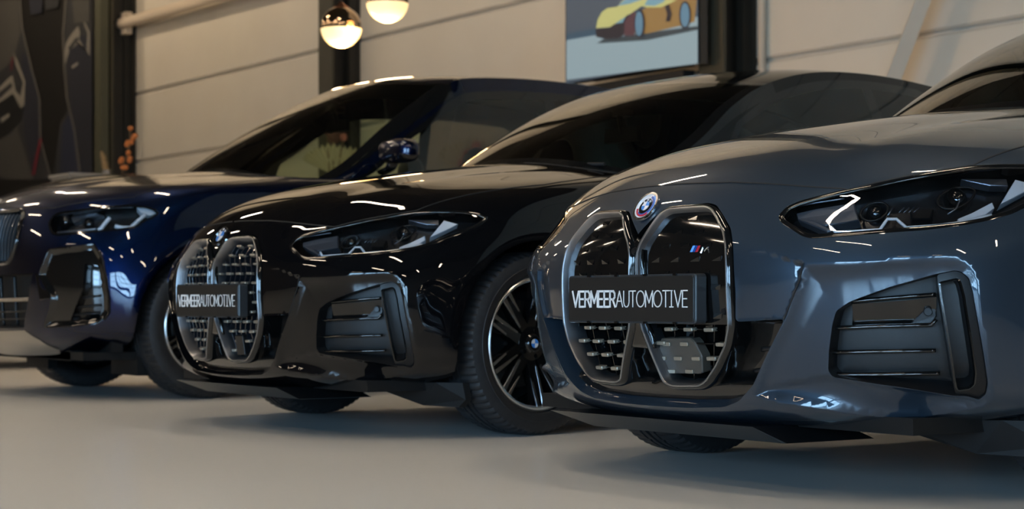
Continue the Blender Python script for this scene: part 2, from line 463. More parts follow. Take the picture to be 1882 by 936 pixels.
def mirror_build(name, V3, F, N, m, parent, both=True, axis_merge=True):
    """build faces (near half) plus their mirror image as one mesh"""
    used = np.unique(F); idx = -np.ones(len(V3), int); idx[used] = np.arange(len(used)); Fn = idx[F]; Vn = V3[used]; Nn = N[used]
    if both:
        k = len(Vn); mx = np.arange(k)+k; onax = np.abs(Vn[:, 0]) < 1e-5
        mx[onax] = np.arange(k)[onax]
        V2 = Vn*np.array([-1, 1, 1]); N2 = Nn*np.array([-1, 1, 1]); F2 = mx[Fn][:, ::-1]
        Nn = Nn.copy(); Nn[onax, 0] = 0
        Vn = np.concatenate([Vn, V2]); Nn = np.concatenate([Nn, N2]); Fn = np.concatenate([Fn, F2])
    return mesh(name, Vn, Fn, m, parent, True, Nn)
def side_build(name, V3, F, N, m, parent, sgn):
    used = np.unique(F); idx = -np.ones(len(V3), int); idx[used] = np.arange(len(used)); Fn = idx[F]; Vn = V3[used].copy(); Nn = N[used].copy()
    if sgn < 0: Vn[:, 0] *= -1; Nn[:, 0] *= -1; Fn = Fn[:, ::-1]
    return mesh(name, Vn, Fn, m, parent, True, Nn)

# ------------------------------------------------------------------ pieces laid on a body surface
class PX(list):
    def __init__(s, B, O, R, pts): s.B, s.O, s.R, s.pts = B, O, R, pts; super().__init__([q for q in (B.px(p, O, R) for p in pts) if q])
    def at(s, off): return [q for q in (s.B.px(p, s.O, s.R, off) for p in s.pts) if q]
def ccw(P):
    P = np.asarray(P, float); ar = np.sum(P[:, 0]*np.roll(P[:, 1], -1)-np.roll(P[:, 0], -1)*P[:, 1])
    return [tuple(p) for p in (P if ar > 0 else P[::-1])]
def flip(V, F, sgn):
    V = np.asarray(V, float).copy()
    if sgn < 0: V[:, 0] *= -1; F = [tuple(reversed(f)) for f in F]
    return V, F
def offv(off, a, b): return off(a, b) if callable(off) else np.zeros(len(a))+off
def sheet(B, poly, off, name, m, parent, sgn=1, step=0.02, both=False, thick=0.0):
    P = np.array(ccw(poly)); a0, b0 = P.min(0)-1e-4; a1, b1 = P.max(0)+1e-4
    A = np.linspace(a0, a1, max(3, int((a1-a0)/step)+2)); Bb = np.linspace(b0, b1, max(3, int((b1-b0)/step)+2))
    V, R = cdt_patch((a0, a1, b0, b1), (A, Bb), [poly], [], lambda x, y: np.where(inside(P, x, y), 'in', 'out'))
    F = R['in']; a, b = V[:, 0], np.clip(V[:, 1], 0, B.bmax)
    f = lambda a, b: B.pos(a, b)+B.bnorm(a, b)*offv(off, a, b)[:, None]
    P3 = f(a, b); e = 0.003
    n = np.cross(f(a+e, b)-f(a-e, b), f(a, np.minimum(b+e, B.bmax))-f(a, np.maximum(b-e, 0))); n /= np.maximum(np.linalg.norm(n, axis=1, keepdims=True), 1e-9)
    if both: o = mirror_build(name, P3, F, n, m, parent)
    else: o = side_build(name, P3, F, n, m, parent, sgn)
    if thick:
        md = o.modifiers.new('thickness', 'SOLIDIFY'); md.thickness = thick; md.offset = -1
    return o
def onsurf(B, poly, off=0.0):
    p = np.array(poly); a, b = p[:, 0], np.clip(p[:, 1], 0, B.bmax); N = B.bnorm(a, b)
    return B.pos(a, b)+N*offv(off, a, b)[:, None], N
def rim_wall(B, poly, o0, o1, name, m, parent, sgn=1, closed=True, skip=None, auto=0.7):
    Q = densify(ccw(poly) if closed else poly, 0.012, closed); P0, N = onsurf(B, Q, o0); P1, _ = onsurf(B, Q, o1)
    n = len(Q); V = np.concatenate([P0, P1]); F = []
    for i in range(n if closed else n-1):
        j = (i+1) % n
        if skip and skip(Q[i], Q[j]): continue
        F.append((i, n+i, n+j, j))
    V, F = flip(V, F, sgn)
    return mesh(name, V, F, m, parent, True, None, auto)
def sweep_on(B, poly, prof, name, m, parent, sgn=1, closed=True, off=0.0, auto=0.9):
    Q = densify(ccw(poly) if closed else poly, 0.01, closed); P, N = onsurf(B, Q, off)
    mb = MB(); mb.sweep(P, N, prof, closed)
    V, F = flip(mb.V, mb.F, sgn)
    return mesh(name, V, F, m, parent, True, None, auto)
def bar_on(B, line, r, name, m, parent, sgn=1, off=0.0, flat=1.0, closed=False, seg=8):
    if isinstance(line, PX): line = line.at(off)
    Q = densify(line, 0.01, closed); P, N = onsurf(B, Q, off); mb = MB()
    mb.tube([tuple(p) for p in P], r, seg, closed, up=[tuple(n) for n in N], flat=flat)
    V, F = flip(mb.V, mb.F, sgn)
    return mesh(name, V, F, m, parent, True)
def block_on(B, poly, o0, o1, name, m, parent, sgn=1, bevel=0.0, mb=None):
    """solid plate: outline poly, from offset o0 (back) to o1 (front)"""
    if isinstance(poly, PX): poly = poly.at(o1)
    Q = ccw(poly); P0, N = onsurf(B, Q, o0); P1, _ = onsurf(B, Q, o1); c = P1.mean(0); k = len(Q)
    own = mb is None; mb = mb or MB()
    if bevel:
        Pm, _ = onsurf(B, Q, o1-bevel); T = P1+(c-P1)/np.maximum(np.linalg.norm(c-P1, axis=1, keepdims=True), 1e-6)*bevel
        V = np.concatenate([P0, Pm, T]); F = [tuple(reversed(range(k))), tuple(range(2*k, 3*k))]
        for i in range(k):
            j = (i+1) % k; F += [(i, j, k+j, k+i), (k+i, k+j, 2*k+j, 2*k+i)]
    else:
        V = np.concatenate([P0, P1]); F = [tuple(reversed(range(k))), tuple(range(k, 2*k))]
        for i in range(k):
            j = (i+1) % k; F.append((i, j, k+j, k+i))
    V, F = flip(V, F, sgn); mb.add(V, F)
    if own: return mb.build(name, m, parent)

# ------------------------------------------------------------------ wheels
def make_wheel(style, parent, x, y, sgn, steer=0.0, R=0.335, Wd=0.235, rimr=0.243):
    w = empty('wheel', (x*sgn, y, R), steer, parent)
    # build with the outer face toward +x, then mirror
    def fin(mb, name, m, par, auto=0.6):
        V, F = flip(mb.V, mb.F, sgn); o = mesh(name, V, F, m, par, False, None, auto)
        return o
    h = Wd/2; t = MB(); SEG = 216
    prof = [(rimr-0.004, -h*0.80), (rimr+0.012, -h*0.93), (rimr+0.04, -h*1.02), (R-0.035, -h*1.0), (R-0.014, -h*0.93), (R-0.005, -h*0.80),
            (R-0.001, -h*0.55), (R, -h*0.30), (R-0.008, -h*0.29), (R-0.008, -h*0.23), (R, -h*0.22), (R, -0.008), (R-0.008, -0.007), (R-0.008, 0.007), (R, 0.008),
            (R, h*0.22), (R-0.008, h*0.23), (R-0.008, h*0.29), (R, h*0.30), (R-0.001, h*0.55), (R-0.005, h*0.80), (R-0.014, h*0.93), (R-0.035, h*1.0), (R-0.05, h*1.015), (rimr+0.04, h*1.03), (rimr+0.012, h*0.95), (rimr-0.004, h*0.80)]
    def grooves(r, hh, q, k):
        if q in (5, 6, 19, 20) and k % 3 == 0: return r-0.006, hh
        if q in (4, 21) and k % 3 == 0: return r-0.005, hh*0.99
        if q in (7, 10, 15, 18) and k % 6 == 0: return r-0.004, hh
        return r, hh
    t.lathe(prof, SEG, 'x', fn=grooves); fin(t, 'tyre', M_RUBBER, w, 0.5)
    r = MB()   # rim barrel and lip
    r.lathe([(rimr+0.002, h*0.86), (rimr+0.006, h*0.90), (rimr-0.002, h*0.93), (rimr-0.010, h*0.90), (rimr-0.016, h*0.80), (rimr-0.024, h*0.3), (rimr-0.028, -h*0.8), (rimr+0.002, -h*0.86)], 96, 'x')
    rim = fin(r, 'rim', M_GLOSSBLK, w)
    l = MB(); l.lathe([(rimr+0.0035, h*0.905), (rimr-0.001, h*0.945), (rimr-0.009, h*0.915), (rimr-0.014, h*0.86), (rimr-0.009, h*0.84), (rimr+0.001, h*0.86)], 96, 'x', close=True)
    fin(l, 'rim_edge', M_SILVER, rim)
    def spoke(mb, a0, r0, a1, r1, wa, wb, x0, x1, th, face=0):
        p0 = Vector((0, math.cos(a0)*r0, math.sin(a0)*r0)); p1 = Vector((0, math.cos(a1)*r1, math.sin(a1)*r1)); d = (p1-p0).normalized(); n = Vector((1, 0, 0)).cross(d)
        V = []
        for p, ww, xx in ((p0, wa, x0), (p1, wb, x1)):
            for s_, q in ((-1, 0), (1, 0), (1, -th), (-1, -th)):
                V.append(p+n*ww*s_*0.5*(1 if q == 0 else 1.3)+Vector((xx+q, 0, 0)))
        mb.add(V, [(0, 1, 5, 4), (1, 2, 6, 5), (2, 3, 7, 6), (3, 0, 4, 7), (3, 2, 1, 0), (4, 5, 6, 7)])
    xo = h*0.80; xi = h*0.52
    for k in range(5):
        c = PI + k*2*PI/5
        sp = MB(); ed = MB()
        for s in (-1, 1):
            spoke(sp, c+s*0.22, 0.055, c+s*0.40, rimr-0.010, 0.040, 0.034, xi, xo, 0.035)
            spoke(sp, c+s*0.30, 0.13, c+s*0.235, rimr-0.02, 0.014, 0.010, xi+0.008, xo-0.012, 0.02)
            spoke(ed, c+s*0.50, 0.085, c+s*0.46, rimr-0.008, 0.007, 0.016, xi+0.007, xo+0.0025, 0.004)
            spoke(ed, c+s*0.22, 0.125, c+s*0.335, rimr-0.012, 0.006, 0.012, xi+0.012, xo+0.0025, 0.004)
        so = fin(sp, 'spoke', M_GLOSSBLK, rim)
        so = fin(ed, 'spoke_edge', M_SILVER, rim)
    hb = MB(); hb.lathe([(0.0, xi+0.012), (0.03, xi+0.012), (0.036, xi+0.006), (0.062, xi+0.002), (0.07, xi-0.02), (0.075, -h*0.3), (0, -h*0.3)], 40, 'x')
    for k in range(5):
        an = 2*PI*k/5; hb.lathe([(0, xi+0.006), (0.008, xi+0.006), (0.009, xi-0.01)], 10, 'x', (0, math.cos(an)*0.048, math.sin(an)*0.048))
    fin(hb, 'hub', M_GLOSSBLK, rim)
    cp = empty('hub_cap', (sgn*(xi+0.013), 0, 0), 0, rim)
    roundel(cp, 0.029, 'x', sgn)
    d = MB(); d.lathe([(0.07, -0.01), (0.16, -0.01), (0.165, -0.014), (0.165, -0.034), (0.07, -0.034)], 64, 'x'); fin(d, 'brake_disc', M_DISC, w)
    c = MB(); V = []
    for k in range(9):
        an = 0.15+k*0.11
        V.append((math.cos(an)*0.10, math.sin(an)*0.10))
    for k in range(9):
        an = 0.15+(8-k)*0.11
        V.append((math.cos(an)*0.185, math.sin(an)*0.185))
    c.prism([(-0.055, p[0], p[1]) for p in V], (0.07, 0, 0), 0, 0.006); fin(c, 'brake_caliper', M_UNDER, w)
    bb = MB(); bb.lathe([(0, -h*0.7), (rimr-0.03, -h*0.7), (rimr-0.03, -h*0.65), (0, -h*0.62)], 40, 'x'); fin(bb, 'dust_shield', M_MATBLK, w)
    return w
def roundel(par, r, axis='x', sgn=1, stripes=False):
    """blue and white quartered roundel; local disc facing +axis"""
    def add(prof_r0, prof_r1, h, m, a0=0, a1=2*PI, name='emblem_part'):
        mb = MB(); n = max(6, int(40*(a1-a0)/(2*PI))); V = []; F = []
        for k in range(n+1):
            an = a0+(a1-a0)*k/n; c, s = math.cos(an), math.sin(an)
            for rr, hh in ((prof_r0, 0), (prof_r0, h), (prof_r1, h), (prof_r1, 0)):
                V.append((hh*sgn, rr*c, rr*s) if axis == 'x' else (rr*c, -hh, rr*s))
        for k in range(n):
            for q in range(4):
                w = (q+1) % 4; F.append((k*4+q, k*4+w, (k+1)*4+w, (k+1)*4+q))
        F += [(0, 1, 2, 3), (4*n+3, 4*n+2, 4*n+1, 4*n)]
        mb.add(V, F); mb.build(name, m, par)
    add(0.0001, r, r*0.10, M_EWHITE if stripes else M_CHROME, name='emblem_base')
    if stripes:
        add(r*0.90, r*1.06, r*0.16, M_CHROME, name='emblem_rim')
        add(r*0.72, r*0.90, r*0.13, M_LBLU, -0.9, 1.1, 'emblem_ring'); add(r*0.62, r*0.78, r*0.14, M_DBLU, -0.75, 1.3, 'emblem_ring')
        add(r*0.66, r*0.80, r*0.14, M_RED, -2.9, -0.8, 'emblem_ring'); add(r*0.58, r*0.66, r*0.15, M_DBLU, -2.3, -0.7, 'emblem_ring')
        k = 0.60
        add(r*0.34, r*0.58, r*0.14, M_GLOSSBLK, name='emblem_ring')
    else:
        k = 1.0
        add(r*0.90, r*1.05, r*0.2, M_CHROME, name='emblem_rim'); add(r*0.58, r*0.90, r*0.14, M_GLOSSBLK, name='emblem_ring')
    q = r*(0.34 if stripes else 0.56)
    for i in range(4):
        add(0.0001, q, r*0.17, M_BLU if i % 2 == 0 else M_EWHITE, i*PI/2, (i+1)*PI/2, 'emblem_quarter')
    # lettering on the dark ring: B M W as little strokes
    if axis != 'x':
        tm = MB(); rr = r*(0.46 if stripes else 0.74); s = r*0.16
        L = {'B': [[(-.5, -1), (-.5, 1), (.3, 1), (.5, .5), (.3, 0), (-.5, 0)], [(.3, 0), (.5, -.5), (.3, -1), (-.5, -1)]], 'M': [[(-.8, -1), (-.6, 1), (0, -.4), (.6, 1), (.8, -1)]], 'W': [[(-.9, 1), (-.5, -1), (0, .6), (.5, -1), (.9, 1)]]}
        for ch, an in (('B', PI*0.74), ('M', PI*0.5), ('W', PI*0.26)):
            rot = an-PI/2
            for st in L[ch]:
                pts = []
                for (u, v) in st:
                    u, v = u*s*0.6, v*s*0.6
                    pts.append((math.cos(an)*rr+u*math.cos(rot)-v*math.sin(rot), -r*0.165, math.sin(an)*rr+u*math.sin(rot)+v*math.cos(rot)))
                tm.tube(pts, r*0.018, 5)
        tm.build('emblem_letters', M_EWHITE, par)

# ------------------------------------------------------------------ plate with lettering
STROKES = {'V': ([[(0, 1), (.5, 0), (1, 1)]], .80), 'E': ([[(.9, 1), (0, 1), (0, 0), (.9, 0)], [(0, .5), (.8, .5)]], .62), 'R': ([[(0, 0), (0, 1), (.65, 1), (.9, .85), (.9, .62), (.65, .48), (0, .48)], [(.5, .48), (1, 0)]], .66),
           'M': ([[(0, 0), (0, 1), (.5, .25), (1, 1), (1, 0)]], .85), 'A': ([[(0, 0), (.5, 1), (1, 0)], [(.22, .36), (.78, .36)]], .82), 'U': ([[(0, 1), (0, .3), (.12, .1), (.35, 0), (.65, 0), (.88, .1), (1, .3), (1, 1)]], .68),
           'T': ([[(0, 1), (1, 1)], [(.5, 1), (.5, 0)]], .66), 'O': ([[(.5+.5*math.cos(2*PI*k/20), .5+.5*math.sin(2*PI*k/20)) for k in range(21)]], .98),
           'I': ([[(.5, 1), (.5, 0)], [(.05, 0), (.95, 0)]], .45)}
def lettering(par, x0, x1, z0, z1, y):
    word = [(c, 0.0056) for c in 'VERMEER']+[(c, 0.0029) for c in 'AUTOMOTIVE']; H = z1-z0; gap = 0.13
    tot = sum(STROKES[c][1] for c, _ in word)+gap*(len(word)-1); k = (x1-x0)/(tot*H); x = x0; mb = MB()
    for i, (c, th) in enumerate(word):
        st, w = STROKES[c]; w = w*H*k
        for s in st:
            P = [Vector((x+u*w, y, z0+v*H)) for u, v in s]
            for p, q in zip(P[:-1], P[1:]):
                d = (q-p).normalized(); n = Vector((-d.z, 0, d.x))*th*0.5; e = d*th*0.35
                V = [p-e-n, q+e-n, q+e+n, p-e+n]; mb.prism(V, (0, -0.0012, 0))
        x += w+gap*H*k
        if c == 'T' and i > 10: mb.box((x-gap*H*k*0.5+0.006, y-0.0006, z1), (0.016, 0.0012, 0.0022))
    return mb.build('plate_lettering', M_WHITE, par)
def number_plate(par, y, zc, hw=0.262, hh=0.058):
    root = empty('number_plate', (0, y, zc), 0, par)
    def rr(w, h, r, yy):
        P = []
        for cx, cz, a0 in ((w-r, h-r, 0), (-w+r, h-r, 90), (-w+r, -h+r, 180), (w-r, -h+r, 270)):
            for k in range(5):
                an = math.radians(a0+k*22.5); P.append((cx+r*math.cos(an), yy, cz+r*math.sin(an)))
        return P
    mb = MB(); mb.prism(rr(hw+0.006, hh+0.005, 0.01, 0.03), (0, -0.034, 0), 0, 0.003)
    mb.build('plate_holder', mat('holder_plastic', (0.022, 0.025, 0.028), 0.35), root)
    mb = MB(); mb.prism(rr(hw, hh, 0.008, -0.004), (0, -0.0025, 0), 0, 0.001); mb.build('plate', M_PLATE, root)
    lettering(root, -hw*0.93, hw*0.92, -0.0205, 0.0205, -0.0065)
    for xx in (-0.17, -0.05, 0.07, 0.19):
        for zz in (-hh-0.003, hh+0.003):
            mb = MB(); mb.box((xx, -0.006, zz), (0.013, 0.006, 0.005)); mb.build('holder_clip', M_GLOSSBLK, root)
    mb = MB(); mb.box((hw-0.02, 0.04, 0), (0.03, 0.05, 2*hh-0.004)); mb.box((-hw+0.02, 0.04, 0), (0.03, 0.05, 2*hh-0.004)); mb.box((0, 0.045, 0), (2*hw-0.06, 0.03, 0.05)); mb.build('holder_bracket', M_SATBLK, root)
    return root

# ------------------------------------------------------------------ cabin (windscreen, roof, side glass)
class Cabin:
    def __init__(s, rail, cowl_y, cowl_dy, cowl_z, cowl_dz, nA, hdy, hdz, belt_x, belt_z, belt_rise, tumble=0.02):
        s.R = np.array(rail, float); s.cy, s.cdy, s.cz, s.cdz, s.nA, s.hdy, s.hdz = cowl_y, cowl_dy, cowl_z, cowl_dz, nA, hdy, hdz
        s.bx, s.bz, s.br, s.tb = belt_x, belt_z, belt_rise, tumble
    def rail(s, u): return catmull(s.R, np.asarray(u, float))
    def screen(s, t, w):
        t = np.asarray(t, float); w = np.asarray(w, float); r0 = s.R[0]; r1 = s.R[s.nA]; at = np.abs(t)
        bot = np.stack([r0[0]*t, s.cy+s.cdy*at**3.0, s.cz-s.cdz*at**2.6], 1)
        top = np.stack([r1[0]*t, r1[1]-s.hdy*(1-at**3.0), r1[2]+s.hdz*(1-at**2.6)], 1)
        P = bot*(1-w)[:, None]+top*w[:, None]
        rl = s.rail(w*s.nA); b1 = np.array([r0[0], s.cy+s.cdy, s.cz-s.cdz]); lin = b1*(1-w)[:, None]+r1*w[:, None]
        c = rl-lin; c[:, 0] *= np.sign(t); P = P+c*(at**2.6)[:, None]
        bl = 0.035*4*w*(1-w)*(1-at**2)
        P[:, 2] += bl; P[:, 1] -= bl*0.5
        return P
    def side(s, p, w):
        r = s.rail(p); w = np.asarray(w, float); bz = s.bz+s.br*(r[:, 1]-1.5)
        bz = np.minimum(bz, r[:, 2]-0.005)
        b = np.stack([np.full(len(w), s.bx), r[:, 1], bz], 1)
        h = np.clip((r[:, 2]-bz)/0.35, 0, 1); b[:, 0] = r[:, 0]+(s.bx-r[:, 0])*h**0.8
        P = b*(1-w)[:, None]+r*w[:, None]; P[:, 0] += s.tb*4*w*(1-w)*h
        return P
    def roof(s, t, u):
        r = s.rail(u); t = np.asarray(t, float); f = np.clip((np.asarray(u)-s.nA)/2.0, 0, 1)
        return np.stack([r[:, 0]*t, r[:, 1]-s.hdy*(1-np.abs(t)**3.0)*(1-f), r[:, 2]+(s.hdz+0.02*f)*(1-np.abs(t)**2.6)], 1)
def map_patch(fn, ax, ay, polys, classify, flipn=False):
    V, R = cdt_patch((ax[0], ax[-1], ay[0], ay[-1]), (ax, ay), polys, [], classify)
    e = 1e-3; P = fn(V[:, 0], V[:, 1])
    du = fn(np.minimum(V[:, 0]+e, ax[-1]), V[:, 1])-fn(np.maximum(V[:, 0]-e, ax[0]), V[:, 1]); dv = fn(V[:, 0], np.minimum(V[:, 1]+e, ay[-1]))-fn(V[:, 0], np.maximum(V[:, 1]-e, ay[0]))
    n = np.cross(du, dv); L = np.linalg.norm(n, axis=1, keepdims=True); n = n/np.maximum(L, 1e-12)
    bad = L[:, 0] < 1e-10; n[bad] = (0, 0, 1)
    if flipn: n = -n; R = {k: f[:, ::-1] for k, f in R.items()}
    return P, n, R
def build_cabin(car, cb, paint, wins, rear_m, nend, mirror_pos, dash_z):
    # windscreen: normal up/forward
    t = np.linspace(0, 1, 22); w = np.linspace(0, 1, 18)
    fr = [(0, 0.05), (0.955, 0.04), (0.955, 0.96), (0, 0.94)]
    P, n, R = map_patch(cb.screen, t, w, [fr], lambda x, y: np.where(inside(fr, x, y), 'g', 'f'))
    mirror_build('windscreen', P, R['g'], n, M_GL, car)
    mirror_build('windscreen_surround', P, R['f'], n, M_GLOSSBLK, car)
    # roof
    t = np.linspace(0, 1, 14); u = np.linspace(cb.nA, nend, 40)
    sun = [(0, cb.nA+0.25), (0.78, cb.nA+0.25), (0.8, cb.nA+1.6), (0, cb.nA+1.6)]
    P, n, R = map_patch(cb.roof, t, u, [sun], lambda x, y: np.where(inside(sun, x, y), 'g', 'f'))
    mirror_build('roof', P, R['f'], n, paint, car)
    mirror_build('sunroof', P, R['g'], n, M_GLOSSBLK, car)
    # headliner keeps the cabin dark
    g = np.meshgrid(np.linspace(-0.85, 0.85, 9), np.linspace(cb.nA+0.35, nend-0.1, 14)); Q = cb.roof(g[0].ravel(), g[1].ravel()); Q[:, 2] -= 0.03
    F = [(j*9+i, (j+1)*9+i, (j+1)*9+i+1, j*9+i+1) for j in range(13) for i in range(8)]
    mesh('headliner', Q, F, M_SEAT, car, True)
    # side frames and windows
    u = np.linspace(0.02, nend, 70); w = np.linspace(0, 1, 14)
    def cl(x, y):
        out = np.full(len(x), 'f', dtype='<U4')
        out[(x < cb.nA+0.1) & (y > 0.86)] = 't'
        for k, (q, trim) in enumerate(wins):
            out[inside(trim, x, y)] = 't'
        for k, (q, trim) in enumerate(wins):
            out[inside(q, x, y)] = 'g%d' % k
        return out
    P, n, R = map_patch(cb.side, u, w, [q for q, _ in wins]+[wins[0][1], [(0.02, 0.86), (cb.nA+0.1, 0.86), (cb.nA+0.1, 1.0), (0.02, 1.0)]], cl)
    for sgn in (1, -1):
        side_build('side_frame', P, R['f'], n, paint, car, sgn)
        if 't' in R: side_build('window_trim', P, R['t'], n, M_GLOSSBLK, car, sgn)
        for k in range(len(wins)):
            if 'g%d' % k in R: side_build('side_window', P, R['g%d' % k], n, M_GL if k == 0 else rear_m, car, sgn)
    # interior
    r1 = cb.R[cb.nA]; y0 = cb.cy
    d = MB()
    prof = [(y0+0.05, dash_z-0.30), (y0+0.08, dash_z-0.03), (y0+0.40, dash_z), (y0+0.58, dash_z-0.03), (y0+0.62, dash_z-0.10), (y0+0.55, dash_z-0.35)]
    xs = np.linspace(-cb.bx+0.06, cb.bx-0.06, 9); V = []
    for x in xs:
        for (yy, zz) in prof: V.append((x, yy+0.12*abs(x)**2, zz-0.03*abs(x)))
    k = len(prof); F = [(i*k+j, (i+1)*k+j, (i+1)*k+(j+1) % k, i*k+(j+1) % k) for i in range(8) for j in range(k)]
    d.add(V, F); d.build('dashboard', M_SEAT, car, auto=0.8)
    for sx in (-0.37, 0.37):
        s = empty('seat', (sx, y0+1.22, dash_z-0.62), 0, car)
        m = MB(); m.box((0, 0, 0.05), (0.50, 0.52, 0.16), taper=0.92); m.build('seat_cushion', M_SEAT, s)
        V = []
        for zz, ww, yy, th in ((0.1, 0.24, 0.24, 0.07), (0.35, 0.25, 0.30, 0.07), (0.6, 0.22, 0.37, 0.06), (0.68, 0.16, 0.40, 0.045)):
            V += [(-ww, yy-th+0.02, zz), (ww, yy-th+0.02, zz), (ww, yy+th, zz), (-ww, yy+th, zz)]
        F = [(3, 2, 1, 0), (12, 13, 14, 15)]
        for q in range(3):
            for j in range(4): F.append((q*4+j, q*4+(j+1) % 4, q*4+4+(j+1) % 4, q*4+4+j))
        o = mesh('seat_back', V, F, M_SEAT, s); bv = o.modifiers.new('bevel', 'BEVEL'); bv.width = 0.03; bv.segments = 3
        m = MB(); m.sphere((0, 0.42, 0.80), 0.13, 14, 10, (1.0, 0.42, 0.75)); m.tube([(-0.05, 0.42, 0.68), (-0.05, 0.42, 0.76)], 0.008); m.tube([(0.05, 0.42, 0.68), (0.05, 0.42, 0.76)], 0.008); m.build('headrest', M_SEAT, s, smooth=True)
    m = MB(); c = Vector((0.37, y0+0.75, dash_z-0.07)); ring = []
    for k in range(28):
        an = 2*PI*k/28; ring.append(c+Vector((0.185*math.cos(an), 0.07*math.sin(an), 0.175*math.sin(an))))
    m.tube(ring, 0.014, 8, True)
    for an in (0.1, PI-0.1, -PI/2): m.tube([c+Vector((0, 0.01, 0)), c+Vector((0.185*math.cos(an), 0.07*math.sin(an), 0.175*math.sin(an)))], 0.014, 6)
    m.sphere(c, 0.06, 12, 8, (1, 0.5, 0.8)); m.build('steering_wheel', M_SEAT, car, smooth=True)
    hc = cb.screen(np.array([0.0]), np.array([0.84]))[0]
    mr = empty('rear_view_mirror', (hc[0], hc[1]+0.10, hc[2]-0.17), 0, car)
    m = MB(); m.box((0, 0, 0), (0.235, 0.03, 0.065), taper=0.92); m.tube([(0, 0, 0), (0, -0.02, 0.085)], 0.014); m.box((0, 0.0, 0.095), (0.07, 0.06, 0.03)); m.build('mirror_housing', M_SATBLK, mr)
    m = MB(); m.box((0, 0.017, 0), (0.215, 0.004, 0.052)); m.build('mirror_glass', M_CHROME, mr)
    # door mirrors
    for sgn in (1, -1):
        mx, my, mz = mirror_pos
        r = empty('door_mirror', (mx*sgn, my, mz), 0, car)
        V = []; F = []; N1, N2 = 20, 12
        for i in range(N2+1):
            th = PI*i/N2
            for k in range(N1):
                an = 2*PI*k/N1; cx, cy, cz = math.cos(an)*math.sin(th), math.cos(th), math.sin(an)*math.sin(th)
                f = lambda v, e: math.copysign(abs(v)**e, v)
                yy = f(cy, 0.9)*0.075
                sxx = f(cx, 0.55)*0.155; szz = f(cz, 0.65)*0.068
                if cz > 0: szz *= 1-0.25*(sxx*1 > 0)*abs(cx)
                if yy > 0.035: yy = 0.035
                V.append((sxx*sgn, yy, szz))
        for i in range(N2):
            for k in range(N1):
                l = (k+1) % N1; F.append((i*N1+k, (i+1)*N1+k, (i+1)*N1+l, i*N1+l))
        top = [f for f in F if sum(V[i][2] for i in f)/4 > -0.022]; low = [f for f in F if f not in top]
        mesh('mirror_cap', V, top, paint, r, True); mesh('mirror_base', V, low, M_GLOSSBLK, r, True)
        m = MB(); m.box((0, 0.037, 0), (0.20, 0.006, 0.11)); m.build('mirror_glass', M_CHROME, r)
        m = MB(); m.tube([(-0.06*sgn, 0.0, -0.05), (-0.13*sgn, 0.02, -0.085), (-0.23*sgn, 0.03, -0.10)], [0.035, 0.03, 0.035], 10, flat=0.5); m.build('mirror_arm', M_GLOSSBLK, r, smooth=True)
def build_underbody(car, yf, yw, wb, zt, hw, z0=0.17, ends=4.5):
    m = MB(); m.box((0, (yf+ends)/2, z0+0.02), (2*hw-0.30, ends-yf-0.1, 0.04))
    m.box((0, (yw+0.45+yw+wb-0.45)/2, z0+0.06), (2*hw-0.12, wb-0.9, 0.10))
    m.box((0, yw, 0.45), (0.95, 1.0, 0.5)); m.box((0, yw+wb, 0.45), (0.95, 0.9, 0.45))
    m.box((0, yw-0.46, 0.42), (2*hw-0.22, 0.06, 0.36)); m.box((0, yw+0.50, 0.50), (2*hw-0.16, 0.05, 0.6)); m.box((0, yw+wb-0.46, 0.5), (2*hw-0.16, 0.05, 0.55))
    m.build('underbody', M_UNDER, car)
    for yy in (yw, yw+wb):
        for sgn in (1, -1):
            m = MB(); V = []; F = []
            for k in range(17):
                an = PI*k/16; 
                for xx in (0.47, hw-0.02): V.append((xx*sgn, yy+0.385*math.cos(an), 0.335+0.385*math.sin(an)))
            for k in range(16): F.append((2*k, 2*k+1, 2*k+3, 2*k+2))
            V += [(0.47*sgn, yy+0.385*math.cos(PI*k/16), 0.335+0.385*math.sin(PI*k/16)) for k in range(17)]
            F.append(tuple(range(34, 51))); m.add(V, F); m.build('wheel_arch_liner', M_MATBLK, car, auto=0.6)
